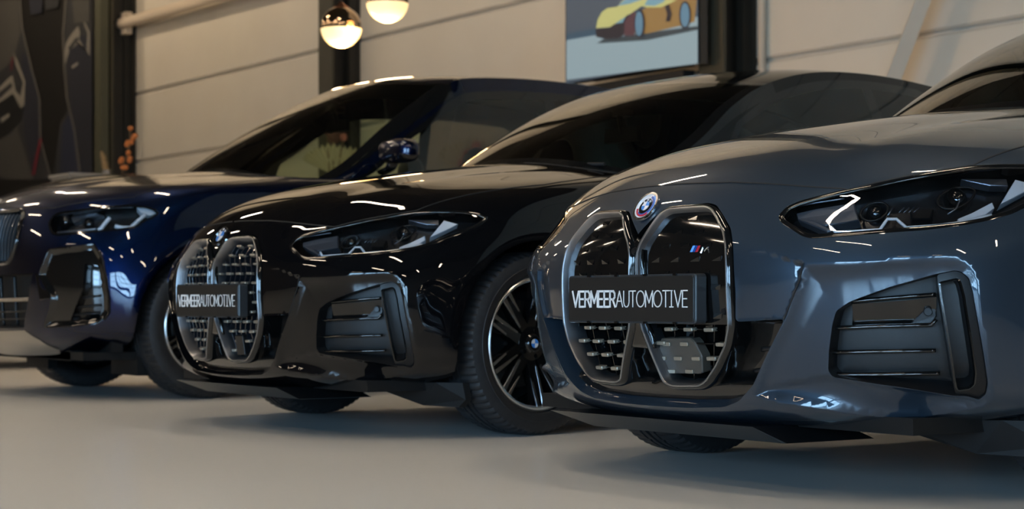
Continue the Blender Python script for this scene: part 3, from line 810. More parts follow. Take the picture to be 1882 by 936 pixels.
def body_panels(B, car, paint, hood, holes, arches, fenderline, lines=(), step=0.016, both=True, dark=None):
    """skin the body: bonnet, bumper, fenders; holes are left open"""
    fr = np.concatenate([np.arange(0, 0.4, step), np.arange(0.4, 1.2, 0.010), np.arange(1.2, 1.5, step)]); A = np.concatenate([fr, np.linspace(1.5, B.amax, 46)]); Bb = np.concatenate([np.arange(0, 0.6, 0.010), np.linspace(0.6, B.bmax, int((B.bmax-0.6)/(step*1.1)))])
    polys = list(holes.values())+[hood]+arches
    dk = dark or []
    def cl(x, y):
        out = np.full(len(x), 'bumper', dtype='<U8'); fx = np.interp(y, [p[1] for p in fenderline], [p[0] for p in fenderline])
        out[x > fx] = 'fender'
        out[inside(hood, x, y)] = 'bonnet'
        for d in dk: out[inside(d, x, y)] = 'dark'
        for k, P in list(holes.items()): out[inside(P, x, y)] = 'hole'
        for P in arches: out[inside(P, x, y)] = 'hole'
        return out
    V, R = cdt_patch((0, B.amax, 0, B.bmax), (A, Bb), polys+dk, [fenderline]+list(lines), cl)
    P = B.pos(V[:, 0], V[:, 1]); N = B.norm(V[:, 0], V[:, 1]); P[V[:, 0] == 0, 0] = 0
    mirror_build('front_bumper', P, R['bumper'], N, paint, car)
    mirror_build('bonnet', P, R['bonnet'], N, paint, car)
    for sgn in (1, -1) if 'dark' in R else (): side_build('bumper_insert', P, R['dark'], N, M_GLOSSBLK, car, sgn)
    for sgn in (1, -1): side_build('side_panel', P, R['fender'], N, paint, car, sgn)
    # shut lines
    mb = MB()
    for L in [hood]:
        Q = densify(L, 0.02); Q = [q for q in Q if q[0] > 0.001]; P_, N_ = onsurf(B, Q, -0.0005)
        for s in (1, -1):
            PP = P_.copy(); NN = N_.copy(); PP[:, 0] *= s; NN[:, 0] *= s
            mb.tube([tuple(p) for p in PP], 0.0028, 5, False)
    mb.build('shut_line', M_MATBLK, car)
    # rear panel closes the tail
    bb = np.linspace(0, B.bmax, 24); E = B.pos(np.full(24, B.amax), bb); V = [tuple(p) for p in E]+[(-p[0], p[1], p[2]) for p in E]
    mesh('rear_panel', V, [(i, i+1, 24+i+1, 24+i) for i in range(23)], paint, car, True)
    # cowl and parcel shelf close the top
def arch_poly(B, yc, zc, r):
    out = []
    for k in range(41):
        an = -0.35+(PI+0.70)*k/40
        y, z = yc+r*math.cos(an), zc+r*math.sin(an)
        a, b = B.yz(y, max(z, 0.02), 1.0 if yc < 2 else 3.3, 0.3)
        out.append((a, b))
    lo = min(p[1] for p in out)
    P = [p for p in out]
    P = [(p[0], max(p[1], 0.0)) for p in P]
    return [(P[0][0], 0.0)]+P+[(P[-1][0], 0.0)]

# ------------------------------------------------------------------ the two low cars: one body, traced once
G_O, G_R = (-3.6797, 2.9354, 0), -0.0093
T4 = [(.17, .17, .79, .60, 2.4, .20), (.09, .195, .87, .55, 2.4, .22), (.052, .25, .915, .52, 2.4, .275), (.032, .36, .93, .52, 2.4, .38), (.020, .48, .93, .52, 2.4, .49),
      (.016, .60, .925, .54, 2.35, .61), (.030, .68, .915, .66, 2.10, .70), (.062, .742, .905, .70, 2.0, .785), (.105, .79, .885, .80, 2.0, .85), (.19, .852, .86, .95, 2.1, .895),
      (.38, .918, .835, .95, 2.1, .93), (.70, .978, .805, .75, 2.2, .95), (1.02, 1.022, .78, .5, 2.6, .962), (1.30, 1.058, .765, .3, 3, .97)]
B4 = Body(T4, 4.55, 0.012, flare=(0.88, 0.335, 0.39, 0.018)); B4.bvh()
def g4(*pts): return PX(B4, G_O, G_R, pts)
H4 = g4((1163.5, 433), (1172.6, 431), (1208.9, 393.6), (1221.6, 383.6), (1256, 378), (1303, 372.7), (1317.9, 377.3), (1330.6, 397), (1343.3, 419), (1347, 446), (1349, 497), (1352, 540), (1352, 592), (1442, 587), (1407, 657), (1385, 707), (1358, 738), (1330, 749), (1263, 750), (1190, 746))
H4[0] = (0.0, H4[0][1]); H4[-1] = (0.0, H4[-1][1]+0.001)
H4 = ccw([H4[0]]+rounded(H4[1:-1], 0.012, False)+[H4[-1]])
K4 = ccw(rounded(g4((1178, 540), (1176, 470), (1182, 450), (1219, 397), (1232, 389.5), (1258, 387), (1298, 385), (1309, 389), (1318, 402), (1331, 428), (1335, 450), (1338, 540), (1341, 598), (1335, 634), (1318, 672), (1301, 697), (1289, 706), (1240, 706), (1226, 700), (1219, 685), (1200, 640), (1185, 600)), 0.012))
HL4 = ccw(rounded(g4((1430, 399), (1445.6, 381), (1471, 370), (1546.5, 351), (1608, 338), (1660, 327), (1742.6, 312.5), (1788.7, 305.4), (1845, 302.8), (1900, 303), (1960, 309), (1985, 322), (1965, 345), (1925, 366), (1882, 382), (1858.8, 394), (1811, 408), (1759.6, 417.3), (1691, 425), (1640, 428.4), (1556.8, 435.3), (1491.8, 439.6), (1474.7, 435.3), (1454, 421.6), (1436, 410)), 0.01))
IN4 = ccw(rounded(g4((1722.8, 501.5), (1757, 495), (1769, 498), (1782.6, 510), (1790, 536.8), (1811, 665), (1817, 707), (1814, 728), (1802, 740), (1778, 737), (1754, 737.8), (1649.5, 719), (1524, 698), (1515, 686), (1516.4, 647.5), (1522.4, 599.6), (1530, 572.7), (1556.8, 554.8), (1634.6, 526.4)), 0.008))
CR4 = ccw(g4((1479, 491), (1564, 488), (1631.6, 481), (1734.8, 474), (1761.7, 477), (1782, 491), (1793, 516), (1816.6, 684), (1823, 718), (1816, 740), (1788.6, 750), (1699, 765), (1636, 767), (1519.5, 752), (1429.7, 737), (1387, 728), (1410, 657), (1445, 588)))
SC4 = ccw(g4((1387, 727), (1416, 713), (1512.7, 695.5), (1526, 700), (1650, 721), (1754, 739), (1800, 742), (1814, 734), (1812, 741), (1788.6, 750), (1699, 765), (1636, 767), (1519.5, 752), (1429.7, 737)))
CH4 = ccw(g4((1351, 470), (1400, 463), (1475, 485), (1468, 520), (1441, 586), (1353, 594)))
SEAM4 = g4((1475, 486), (1471, 512), (1458, 545), (1441, 588))
SEAM4b = [(p[0]-0.006, p[1]-0.001) for p in SEAM4]
SHUT4 = g4((1280.5, 337), (1344.6, 335.2), (1408.7, 337.8), (1500, 345), (1562, 350))
b_c = B4.px((1195, 343), G_O, G_R)[1]
hood_r = g4((1608, 338), (1660, 327), (1742.6, 312.5), (1788.7, 305.4))
a13 = float(np.interp(0.83, B4.ss, B4.As)); 
def AB(s_, v_, B=None):
    B = B or B4; return (float(np.interp(s_, B.ss, B.As)), float(np.interp(v_, B.vv, B.Bs)))
HOOD4 = [(0, b_c), (0.10, b_c)]+SHUT4+hood_r+[AB(0.80, 9.8), AB(0.80, 10.6), AB(0.79, 11.5), AB(0.80, 12.4), (AB(0.88, 13)[0], B4.bmax), (0, B4.bmax)]
ARCH4 = [arch_poly(B4, 0.88, 0.335, 0.375), arch_poly(B4, 3.73, 0.335, 0.375)]
FL4 = [(AB(1.02, 2)[0], 0.0), (AB(1.0, 4)[0], 0.45), (AB(0.86, 6)[0], 0.62), (AB(0.80, 8)[0], B4.bmax)]
_cr, _in, _sc, _ch, _sm, _hl = [np.array(x) for x in (CR4, IN4, SC4, CH4, SEAM4, HL4)]
def disp4(a, b, P):
    d = np.zeros(len(a)); m = (a > 0.25) & (a < 1.5)
    if not m.any(): return d
    x, y = a[m], b[m]; r = np.zeros(len(x))
    i_ = inside(_cr, x, y); s_ = inside(_sc, x, y)
    dc = dist_poly(_cr, x, y); di = dist_poly(_in, x, y); ds = dist_poly(_sc, x, y)
    # surround slopes inwards from its crease to the opening
    r += np.where(i_ | s_, -0.022*(1-np.exp(-dc/0.022)), 0)
    r += np.where(s_, -0.011*(1-np.exp(-ds/0.010)), 0)
    # cheek panel sits behind the blade edge
    dm = dist_poly(_sm, x, y, False); c = inside(_ch, x, y)
    r += np.where(c, -0.014*np.exp(-dm/0.07)*np.clip(dm/0.006, 0, 1), 0)
    # fold running from the lamp tip to the grille
    dh = dist_poly(_hl, x, y)
    r += 0.002*np.exp(-(dh/0.03)**2)
    d[m] = r
    return d
def dome4(a, b, P):
    x, y, z = np.abs(P[:, 0]), P[:, 1], P[:, 2]
    w = sst((y-0.12)/0.3)*sst((1.4-y)/0.25)
    edge = 0.30+0.16*np.clip(y/1.3, 0, 1)
    return w*(0.008*sst((edge+0.10-x)/0.20)+0.004*np.exp(-((x-edge-0.17)/0.07)**2))
B4.disps = [disp4, dome4]

def grille_rows(z0, z1, par): pass
def build_four(name, loc, rz, paint, closed_grille):
    car = empty(name, loc, rz)
    B = B4
    body_panels(B, car, paint, HOOD4, {'H': H4, 'HL': HL4, 'I': IN4}, ARCH4, FL4, lines=[SEAM4, SEAM4b, CR4+[CR4[0]], SC4+[SC4[0]]], dark=None)
    # ---- centre opening: walls (painted flanks and shelf below, gloss black above), floor
    onaxis = lambda p, q: p[0] < 1e-6 and q[0] < 1e-6
    bz = B.px((1352, 590), G_O, G_R)[1]
    for sgn in (1, -1):
        rim_wall(B, H4, 0, -0.085, 'opening_flank', paint, car, sgn, skip=lambda p, q: onaxis(p, q) or p[1] > bz+0.004)
        rim_wall(B, H4, 0, -0.085, 'opening_edge', M_GLOSSBLK, car, sgn, skip=lambda p, q: onaxis(p, q) or p[1] <= bz+0.004)
    zb = B.px((1270, 722), G_O, G_R)[1]; zt = B.px((1270, 700), G_O, G_R)[1]
    sheet(B, H4, lambda a, b: -0.085+0.055*sst((zt+0.01-b)/(zt-zb)), 'grille_backing', M_GLOSSBLK, car, both=True, step=0.02)
    # centre bar between the kidneys
    f = lambda px, py: B.px((px, py), G_O, G_R)[1]
    cb_ = [(0, f(1165, 436)), (0.028, f(1168, 446)), (0.034, f(1168, 500)), (0.036, f(1172, 590)), (0.052, f(1178, 612)), (0.058, f(1180, 640)), (0.0, f(1180, 640))]
    sheet(B, cb_, 0.000, 'centre_bar', M_GLOSSBLK, car, both=True, step=0.01, thick=0.01)
    # fins right of the kidneys inside the opening
    for (p, q) in (((1374, 649), (1412, 645)), ((1360, 692), (1396, 686)), ((1352, 716), (1380, 714))):
        A, Bq = B.px(p, G_O, G_R), B.px(q, G_O, G_R)
        for sgn in (1, -1): bar_on(B, [A, Bq], 0.006, 'opening_fin', M_SATBLK, car, sgn, off=-0.055, flat=0.5)
    # ---- kidneys
    Kc = np.array(K4)
    def krow(z):   # b for height z near the kidneys
        return B.xz(0.2, z)[1]
    for sgn in (1, -1):
        g = empty('kidney_grille', (0, 0, 0), 0, car)
        prof = [(0.004, -0.085), (0.004, 0.006), (0.007, 0.010), (0.011, 0.008), (0.0165, -0.001), (0.019, -0.010), (0.019, -0.085)]
        sweep_on(B, K4, prof, 'kidney_surround', M_GLOSSBLK, g, sgn)
        sweep_on(B, K4, [(-0.001, -0.05), (-0.001, 0.007), (0.001, 0.0105), (0.0045, 0.011), (0.0065, 0.009), (0.0065, -0.05)], 'kidney_trim', M_DKCHROME, g, sgn)
        if closed_grille:
            zc = krow(0.425); up = [p for p in densify(K4, 0.008) if p[1] >= zc]
            sheet(B, up, -0.009, 'closed_panel', M_GLOSSBLK, g, sgn, step=0.03)
            rel = MB()
            for r in range(8):
                z = 0.700-0.036*r
                for k in range(-1, 7):
                    x = 0.035+0.0735*k+(0.037 if r % 2 else 0); a, b = B.xz(x, z)
                    q = inside(inset(K4, 0.022), [a], [b])[0]
                    if not q or z < 0.43: continue
                    P0, N = onsurf(B, [(a-.018, b+.007), (a+.018, b+.007), (a+.014, b-.007), (a-.014, b-.007), (a+.018, b+.006), (a-.014, b-.006)], -0.0087)
                    P1, _ = onsurf(B, [(a+.018, b+.0065), (a-.016, b-.0065)], -0.0066)
                    V = [P0[0], P0[1], P1[0], P1[1], P0[2], P0[3]]
                    F = [(0, 2, 3), (0, 1, 2), (2, 4, 3), (3, 4, 5), (3, 5, 0), (1, 4, 2)]
                    V, F = flip(V, F, sgn); rel.add(V, F)
            rel.build('panel_relief', M_GLOSSBLK, g)
            rim_wall(B, [p for p in densify(K4, 0.008)], 0, -0.05, 'panel_edge', M_MATBLK, g, sgn)
            zs = [0.412-0.0365*r for r in range(4)]
        else:
            zs = [0.700-0.036*r for r in range(13)]
        rb = MB(); Kin = inset(K4, 0.004); Kin2 = inset(K4, 0.003)
        for r, z in enumerate(zs):
            run = []
            for k in range(-1, 9):
                x = 0.033+0.0735*k+(0.037 if (r % 2) ^ (not closed_grille) else 0)
                for hw_ in (0.0165, 0.011, 0.007):
                    a, b = B.xz(x, z)
                    if all(inside(Kin, [a-hw_, a+hw_], [b, b])): break
                else: continue
                if sgn == 1 and closed_grille and r >= 1 and 0.105 < x < 0.235: continue
                Q = rounded([(a-hw_, b-.0048), (a+hw_, b-.0048), (a+hw_, b+.0048), (a-hw_, b+.0048)], .003, n=2)
                block_on(B, Q, -0.03, -0.012, 'grille_dash', M_DASH, g, sgn, 0.002); run.append((a, b))
            if run:
                mb = MB(); L = [(run[0][0]-0.02, run[0][1]), (run[-1][0]+0.02, run[-1][1])]
                Q = densify(L, 0.02, False); P, N = onsurf(B, Q, -0.026); mb.tube([tuple(p) for p in P], 0.0022, 6); V, F = flip(mb.V, mb.F, sgn); rb.add(V, F)
        # slanting vertical vanes behind the dashes
        ztop = 0.71 if not closed_grille else 0.43
        for k in range(-3, 12 if not closed_grille else 10):
            step_ = 0.0368 if not closed_grille else 0.0735
            x0 = 0.02+step_*k
            seg = []
            for i in range(40):
                z = 0.27+(ztop-0.27)*i/39; x = x0+0.055*(0.71-z) if not closed_grille else x0+0.16*(0.43-z)*(-1)+0.02
                if not closed_grille: x = x0+0.012*math.sin((z-0.27)/0.072*PI)
                a, b = B.xz(x, z) if i == 0 else B.xz(x, z, a, b)
                if inside(Kin2, [a], [b])[0]: seg.append((a, b))
                elif len(seg) > 2: break
                else: seg = []
            if len(seg) > 2:
                P, N = onsurf(B, seg, -0.036 if closed_grille else -0.032); mb = MB()
                mb.sweep(P, N, [(-.0012, -.035), (.0012, -.035), (.0012, .004), (-.0012, .004)] if closed_grille else [(-.003, -.03), (.003, -.03), (.0035, .006), (-.0035, .006)], False)
                V, F = flip(mb.V, mb.F, sgn); rb.add(V, F)
        rb.build('grille_rib', M_GLOSSBLK if closed_grille else MATS['rib_blue'], g)
        if not closed_grille and sgn == 1:
            a, b = B.xz(0.17, 0.325); block_on(B, [(a-.028, b-.036), (a+.028, b-.036), (a+.028, b+.036), (a-.028, b+.036)], -0.04, -0.006, 'radar_cover', M_SATBLK, g, sgn, 0.003)
        if closed_grille and sgn == 1:
            Q = rounded(g4((1214, 622), (1268, 621), (1276, 628), (1290, 655), (1291, 686), (1286, 688), (1224, 687), (1217, 678), (1210, 645)).at(-0.02), 0.006)
            block_on(B, Q, -0.05, -0.02, 'sensor_panel', M_PANEL, g, sgn, 0.003)
            mb = MB()
            for r, row in enumerate(((1223, 633), (1255, 633)), ):
                pass
            for (cx, cy) in ((1224, 633), (1256.5, 633), (1219, 659), (1245, 659.5), (1278, 660), (1233.5, 683), (1266, 683.5)):
                a, b = B.px((cx, cy), G_O, G_R, -0.017); h_ = 0.0145 if cx not in (1219,) else 0.008
                block_on(B, rounded([(a-h_, b-.0048), (a+h_, b-.0048), (a+h_, b+.0048), (a-h_, b+.0048)], .002, n=2), -0.022, -0.0165, '', None, None, sgn, 0.001, mb)
            mb.build('panel_dash', M_DASH, g)
    if closed_grille:   # M badge on the near kidney
        bd = empty('grille_badge', (0, 0, 0), 0, car)
        def para(x0, x1, m, nm, z0=458, z1=449):
            Q = g4((x0, z0+6), (x1, z0+6), (x1+6, z1+2), (x0+6, z1+2)); block_on(B, Q, -0.017, -0.009, nm, m, bd, 1, 0.001)
        para(1267.5, 1272.5, M_LBLU, 'badge_stripe'); para(1273, 1276.5, M_DBLU, 'badge_stripe'); para(1277, 1282, M_RED, 'badge_stripe')
        mb = MB(); P = g4((1283, 464), (1287.5, 452.5), (1290, 460), (1296.5, 452.5), (1298.5, 464)); Q, N = onsurf(B, P, -0.011); mb.tube([tuple(p) for p in Q], 0.0034, 6); mb.build('badge_letter', M_CHROME, bd)
        # camera lump and bracket in the kidney gap
        a, b = B.xz(0.0, 0.615); P, N = onsurf(B, [(0.0, b)], 0.004); mb = MB(); mb.lathe([(0, -0.006), (0.008, -0.006), (0.010, 0.0), (0.010, 0.01)], 16, 'y', (0, P[0][1], P[0][2])); mb.build('front_camera', M_SATBLK, car)
        a, b = B.px((1328, 573), G_O, G_R); P, N = onsurf(B, [(a, b)], -0.01); mb = MB(); mb.lathe([(0, -0.008), (0.007, -0.008), (0.009, -0.004), (0.011, 0.012)], 18, 'y', tuple(P[0])); mb.build('parking_sensor', M_SATBLK, car)
    # emblem on the nose
    a, b = 0.0, B.px((1195, 381), G_O, G_R)[1]; P, N = onsurf(B, [(a, b)], 0.001)
    e = empty('emblem', tuple(P[0]), 0, car); nn = Vector(N[0]); e.rotation_euler = (math.atan2(nn.z, -nn.y)*-1, 0, 0)
    roundel(e, 0.041, 'y', 1, stripes=closed_grille)
    number_plate(car, 0.0, 0.4915)
    # ---- headlights
    for sgn in (1, -1):
        h = empty('headlight', (0, 0, 0), 0, car)
        rim_wall(B, HL4, 0.0, -0.06, 'lamp_surround', M_GLOSSBLK, h, sgn)
        sheet(B, HL4, -0.06, 'lamp_housing', M_HLIN, h, sgn, step=0.03)
        sweep_on(B, inset(HL4, 0.007), [(-0.006, -0.004), (0.0065, -0.004), (0.0065, 0.0002), (0.005, 0.0008), (-0.0045, 0.0008), (-0.006, -0.001)], 'lamp_seal', M_GLOSSBLK, h, sgn)
        sheet(B, inset(HL4, 0.004), -0.0025, 'lamp_lens', M_LENS, h, sgn, step=0.02)
        G = g4
        block_on(B, G((1466, 403), (1464, 393), (1500, 384), (1570, 373), (1573, 386), (1579, 404), (1546, 410), (1516, 414.5), (1494, 408), (1527, 424), (1520, 426)), -0.055, -0.026, 'lamp_blade', MATS['blade_satin'], h, sgn, 0.003)
        bar_on(B, G((1470, 379), (1500, 374), (1552, 366)), 0.0022, 'lamp_accent', M_BLADE, h, sgn, off=-0.012)
        d = G((1527, 417), (1537, 428), (1617, 423), (1631, 403), (1648, 403), (1652, 407), (1666, 419), (1726, 415), (1762, 410), (1822, 396)); 
        bar_on(B, d, 0.0042, 'light_guide', M_DRL, h, sgn, off=-0.022, flat=0.8)
        d = G((1760, 403), (1785, 392), (1824, 372), (1828, 382), (1812, 394), (1762, 408)); block_on(B, d, -0.05, -0.022, 'light_guide_panel', M_DRL, h, sgn, 0.002)
        d = G((1766, 330), (1850, 330), (1853, 342), (1820, 341)); block_on(B, d, -0.05, -0.028, 'lamp_reflector', M_BLADE, h, sgn, 0.002)
        d = G((1866, 330), (1905, 340), (1885, 352), (1838, 376)); block_on(B, d, -0.05, -0.022, 'lamp_reflector', M_DRL, h, sgn, 0.002)
        for (c, rr) in (((1608, 394), 0.024), ((1756, 368), 0.030)):
            a, b = B.px(c, G_O, G_R, -0.05); P, N = onsurf(B, [(a, b)], -0.052); mb = MB(); mb.sphere(tuple(P[0]), rr, 18, 12, (1, 0.8, 1)); V, F = flip(mb.V, mb.F, sgn); mesh('projector', V, F, M_GLOSSBLK, h, True)
            Q = [(a+(rr+0.004)*math.cos(2*PI*k/24), b+(rr+0.004)*math.sin(2*PI*k/24)) for k in range(24)]
            bar_on(B, Q, 0.003, 'projector_ring', M_SATBLK, h, sgn, off=-0.04, closed=True)
        for k in range(4):
            x0 = 1652+k*9; bar_on(B, G((x0, 391), (x0+10, 382)), 0.0012, 'cooling_fin', M_BLADE, h, sgn, off=-0.035)
        bar_on(B, G((1632, 396), (1641, 382)), 0.0022, 'lamp_accent', M_BLADE, h, sgn, off=-0.03)
        bar_on(B, G((1742, 394), (1757, 384), (1766, 364)), 0.0022, 'lamp_accent', M_BLADE, h, sgn, off=-0.03)
        block_on(B, G((1672, 385), (1716, 384), (1710, 402), (1676, 402)), -0.055, -0.034, 'lamp_insert', M_SATBLK, h, sgn, 0.003)
        # ---- side intake
        it = empty('side_intake', (0, 0, 0), 0, car)
        rim_wall(B, IN4, 0.0, -0.05, 'intake_wall', M_SATBLK, it, sgn)
        sheet(B, IN4, -0.05, 'intake_floor', M_GREYPL, it, sgn, step=0.03)
        for k, L in enumerate((((1560, 555), (1640, 547.5), (1721, 541)), ((1527, 605), (1600, 602), (1673, 600), (1712, 599), (1722, 588)), ((1521, 650.5), (1600, 649), (1721, 647)), ((1524, 692), (1600, 693), (1729, 691)))):
            bar_on(B, G(*L), 0.0052, 'intake_fin', M_GLOSSBLK, it, sgn, off=-0.032, flat=2.2)
        ip = G((1562, 560), (1660, 553), (1722, 546), (1722, 584), (1711, 597), (1560, 603)).at(-0.04); ipb = min(p[1] for p in ip); sheet(B, ip, lambda a, b: -0.047+0.20*(b-ipb), 'intake_panel', M_GLOSSBLK, it, sgn, step=0.02); rim_wall(B, ip, -0.04, -0.05, 'panel_rim', M_GLOSSBLK, it, sgn)
        a, b = B.px((1706, 574), G_O, G_R, -0.03); Q = [(a+0.0115*math.cos(2*PI*k/20), b+0.0115*math.sin(2*PI*k/20)) for k in range(20)]; block_on(B, Q, -0.045, -0.028, 'parking_sensor', M_SATBLK, it, sgn, 0.0015)
        block_on(B, G((1671, 598), (1704, 564), (1721, 548), (1723, 583), (1711, 598)), -0.05, -0.038, 'sensor_mount', M_SATBLK, it, sgn, 0.003)
        out = ccw(rounded(G((1724, 503), (1757, 496), (1769, 499), (1782, 511), (1789.5, 537), (1810.5, 665), (1816, 707), (1813, 727), (1802, 738.5), (1778, 736), (1759, 736)), 0.006))
        inn = ccw(rounded(G((1729, 519), (1762, 512), (1768, 518), (1775, 545), (1797, 690), (1795, 714), (1787, 723), (1765, 727), (1761, 722), (1744, 610)), 0.005))
        # blade ring: outer rim, front face, inner reveal
        ring = lambda x, y: np.where(inside(out, x, y) & ~inside(inn, x, y), 'in', 'out')
        Pn = np.array(out); a0, b0 = Pn.min(0)-1e-4; a1, b1 = Pn.max(0)+1e-4
        V, R = cdt_patch((a0, a1, b0, b1), (np.linspace(a0, a1, 6), np.linspace(b0, b1, 12)), [out, inn], [], ring)
        P = B.pos(V[:, 0], V[:, 1], )+B.bnorm(V[:, 0], V[:, 1])*-0.004; side_build('air_blade_frame', P, R['in'], B.bnorm(V[:, 0], V[:, 1]), M_SATBLK, it, sgn)
        rim_wall(B, out, -0.004, -0.05, 'air_blade_edge', M_SATBLK, it, sgn)
        rim_wall(B, inn, -0.004, -0.055, 'air_blade_reveal', M_SATBLK, it, sgn)
        sheet(B, inset(inn, -0.004), -0.055, 'air_curtain_duct', M_MATBLK, it, sgn, step=0.03)
        sweep_on(B, inn, [(-0.0025, -0.008), (0.0025, -0.008), (0.003, -0.001), (-0.001, 0.0005)], 'air_blade_lip', M_DKCHROME if False else M_GLOSSBLK, it, sgn, auto=0.5)
    # seam groove in the bumper
    mb = MB(); Q = densify(SEAM4, 0.01, False); P, N = onsurf(B, Q, 0.0)
    for s in (1, -1):
        mb = MB(); PP = P.copy(); PP[:, 0] *= s; mb.tube([tuple(p) for p in PP], 0.0018, 5); mb.build('bumper_seam', M_MATBLK, car)
    # under-tray, air deflectors
    mb = MB(); mb.prism([(-0.50, 0.10, 0.175), (0.36, 0.10, 0.175), (0.42, 0.16, 0.135), (0.36, 0.20, 0.13), (-0.42, 0.20, 0.13)], (0, 0.30, 0.0)); mb.build('under_tray', M_SATBLK, car)
    for s in (1, -1):
        mb = MB(); mb.prism([(0.50*s, 0.42, 0.19), (0.80*s, 0.50, 0.20), (0.885*s, 0.56, 0.20), (0.89*s, 0.57, 0.14), (0.86*s, 0.56, 0.112), (0.72*s, 0.50, 0.115), (0.53*s, 0.44, 0.165)], (0, 0.03, 0), 0, 0.003); mb.build('air_deflector', M_UNDER, car)
    build_underbody(car, 0.2, 0.88, 2.85, 0.7, 0.90)
    for (x, y) in ((0.79, 0.88), (0.79, 3.73)):
        for s in (1, -1): make_wheel(0, car, x, y, s, steer=(0.10 if y < 2 else 0)*1)
    rail = [(.745, 1.54, .972), (.705, 1.83, 1.145), (.66, 2.05, 1.30), (.625, 2.27, 1.405), (.61, 2.54, 1.472), (.60, 2.87, 1.492), (.59, 3.22, 1.477), (.58, 3.5, 1.435), (.57, 3.9, 1.29), (.56, 4.3, 1.09)]
    cab = Cabin(rail, 1.29, .25, 1.055, .083, 3, .25, .03, .775, .955, .012)
    w1 = [(0.75, 0.10), (1.6, .08), (4.95, .06), (4.85, .86), (4.0, .84), (3.0, .80), (2.0, .72)]
    w2 = [(5.12, .06), (7.2, .10), (7.3, .30), (6.6, .76), (5.9, .85), (5.02, .86)]
    tr = [(0.55, 0.02), (1.6, .01), (5.0, .01), (7.5, .02), (7.6, .32), (6.7, .84), (5.9, .93), (4.9, .935), (4.0, .92), (3.0, .885), (1.9, .80)]
    build_cabin(car, cab, paint, [(w1, tr), (w2, tr)], M_GLR, 9, (0.955, 1.74, 1.035), 0.99)
    # cowl behind the bonnet and shelf to the tail
    mb = MB(); V = []
    for k in range(13):
        t = -1+2*k/12; V += [(0.75*t, 1.29+0.24*abs(t)**2.2, 1.045-.08*t*t), (0.75*t, 1.45+0.2*abs(t)**2.2, 0.99-.05*t*t)]
    mb.add(V, [(2*i, 2*i+2, 2*i+3, 2*i+1) for i in range(12)]); mb.box((0, 4.2, 0.97), (1.4, 0.75, 0.06)); mb.build('cowl', M_MATBLK, car)
    for s in (1, -1):
        mb = MB(); mb.tube([(0.05*s+0.1, 1.33, 1.055), (0.55*s+0.05, 1.42, 1.03)], 0.007, 6); mb.build('wiper', M_MATBLK, car)
    return car
mat('blade_satin', (0.10, 0.105, 0.12), 0.42, 0.6)
mat('rib_blue', (0.012, 0.014, 0.018), 0.2, 0.2, 0.5)

grey = build_four('sports_saloon', G_O, G_R, M_GREY, True)
meta(grey, 'slate grey saloon nearest the camera with red and blue striped nose emblem', 'car', 'low four-door cars with tall twin grilles')
black = build_four('sports_saloon', (-6.2195, 2.9367, 0), 0.0058, M_BLACK, False)
meta(black, 'gloss black saloon parked between the grey car and the navy SUV', 'car', 'low four-door cars with tall twin grilles')

# ------------------------------------------------------------------ helpers for room things seen in the distance
def ray(px, py):
    a = (px-941)/FPX; return Vector((SP*a-CP, CP*a+SP, (YH-py)/FPX))
def at_y(px, py, y): d = ray(px, py); return Vector((0, 0, CH))+d*(y/d.y)
def at_d(px, py, t): return Vector((0, 0, CH))+ray(px, py)*t

# ------------------------------------------------------------------ the navy SUV
S_O, S_R = (-9.28, 3.10, 0), 0.0
TS = [(.17, .215, .80, .60, 2.4, .26), (.09, .25, .88, .55, 2.4, .30), (.045, .32, .925, .52, 2.4, .36), (.03, .47, .945, .52, 2.4, .49), (.02, .62, .95, .54, 2.4, .63),
      (.015, .74, .945, .58, 2.3, .76), (.02, .84, .935, .66, 2.15, .87), (.04, .92, .925, .72, 2.1, .955), (.075, .98, .905, .80, 2.1, 1.03), (.15, 1.045, .885, .90, 2.1, 1.075),
      (.33, 1.10, .865, .95, 2.1, 1.10), (.65, 1.15, .84, .8, 2.2, 1.12), (.95, 1.18, .82, .6, 2.6, 1.13), (1.2, 1.205, .81, .35, 3, 1.14)]
BS = Body(TS, 4.5, 0.03, flare=(0.87, 0.37, 0.43, 0.02)); BS.bvh()
def gs(*pts): return PX(BS, S_O, S_R, pts)
def xzs(*pts): return [BS.xz(x, z) for x, z in pts]
HLS = ccw(rounded(gs((89, 409), (96, 397), (109, 390.5), (150, 384), (195, 378.5), (245, 376.5), (270, 379), (285, 384), (294, 392), (282, 401), (264, 408), (250, 419), (217, 424), (150, 430), (105, 433.5), (95, 430), (89.5, 420)), 0.01))
KS = ccw(rounded(xzs((.035, .925), (.075, .945), (.33, .95), (.365, .925), (.375, .80), (.345, .725), (.31, .695), (.09, .685), (.05, .72), (.035, .80)), 0.02))
INS = ccw(rounded(gs((88, 458), (130, 452), (174, 447), (183, 462), (187, 470), (195, 511), (200, 551), (200, 575), (191, 588), (178, 596), (142, 601), (80, 603), (88, 575), (94, 549), (70, 505)), 0.012))
POS_ = ccw(rounded(gs((152, 482), (178, 487), (185, 535), (186, 560), (181, 588), (124, 592), (149, 532)), 0.01))
e1 = gs((60, 503), (50, 560), (44, 603))
INC = [(0, e1[0][1])]; INC = ccw([(0, e1[0][1]-0.005)]+[e1[2] and (0, e1[2][1])]+[e1[2], e1[1], e1[0]])
lip = gs((46, 607), (75, 625), (110, 642))
SKID = ccw([(0, lip[0][1]-0.002), lip[0], lip[1], lip[2], (lip[2][0]-0.05, 0.0), (0, 0.0)])
bc = BS.xz(0, 0.978)[1]
hs = gs((62, 386), (98, 383), (150, 372), (200, 366), (245, 363))
def ABS(s_, v_): return (float(np.interp(s_, BS.ss, BS.As)), float(np.interp(v_, BS.vv, BS.Bs)))
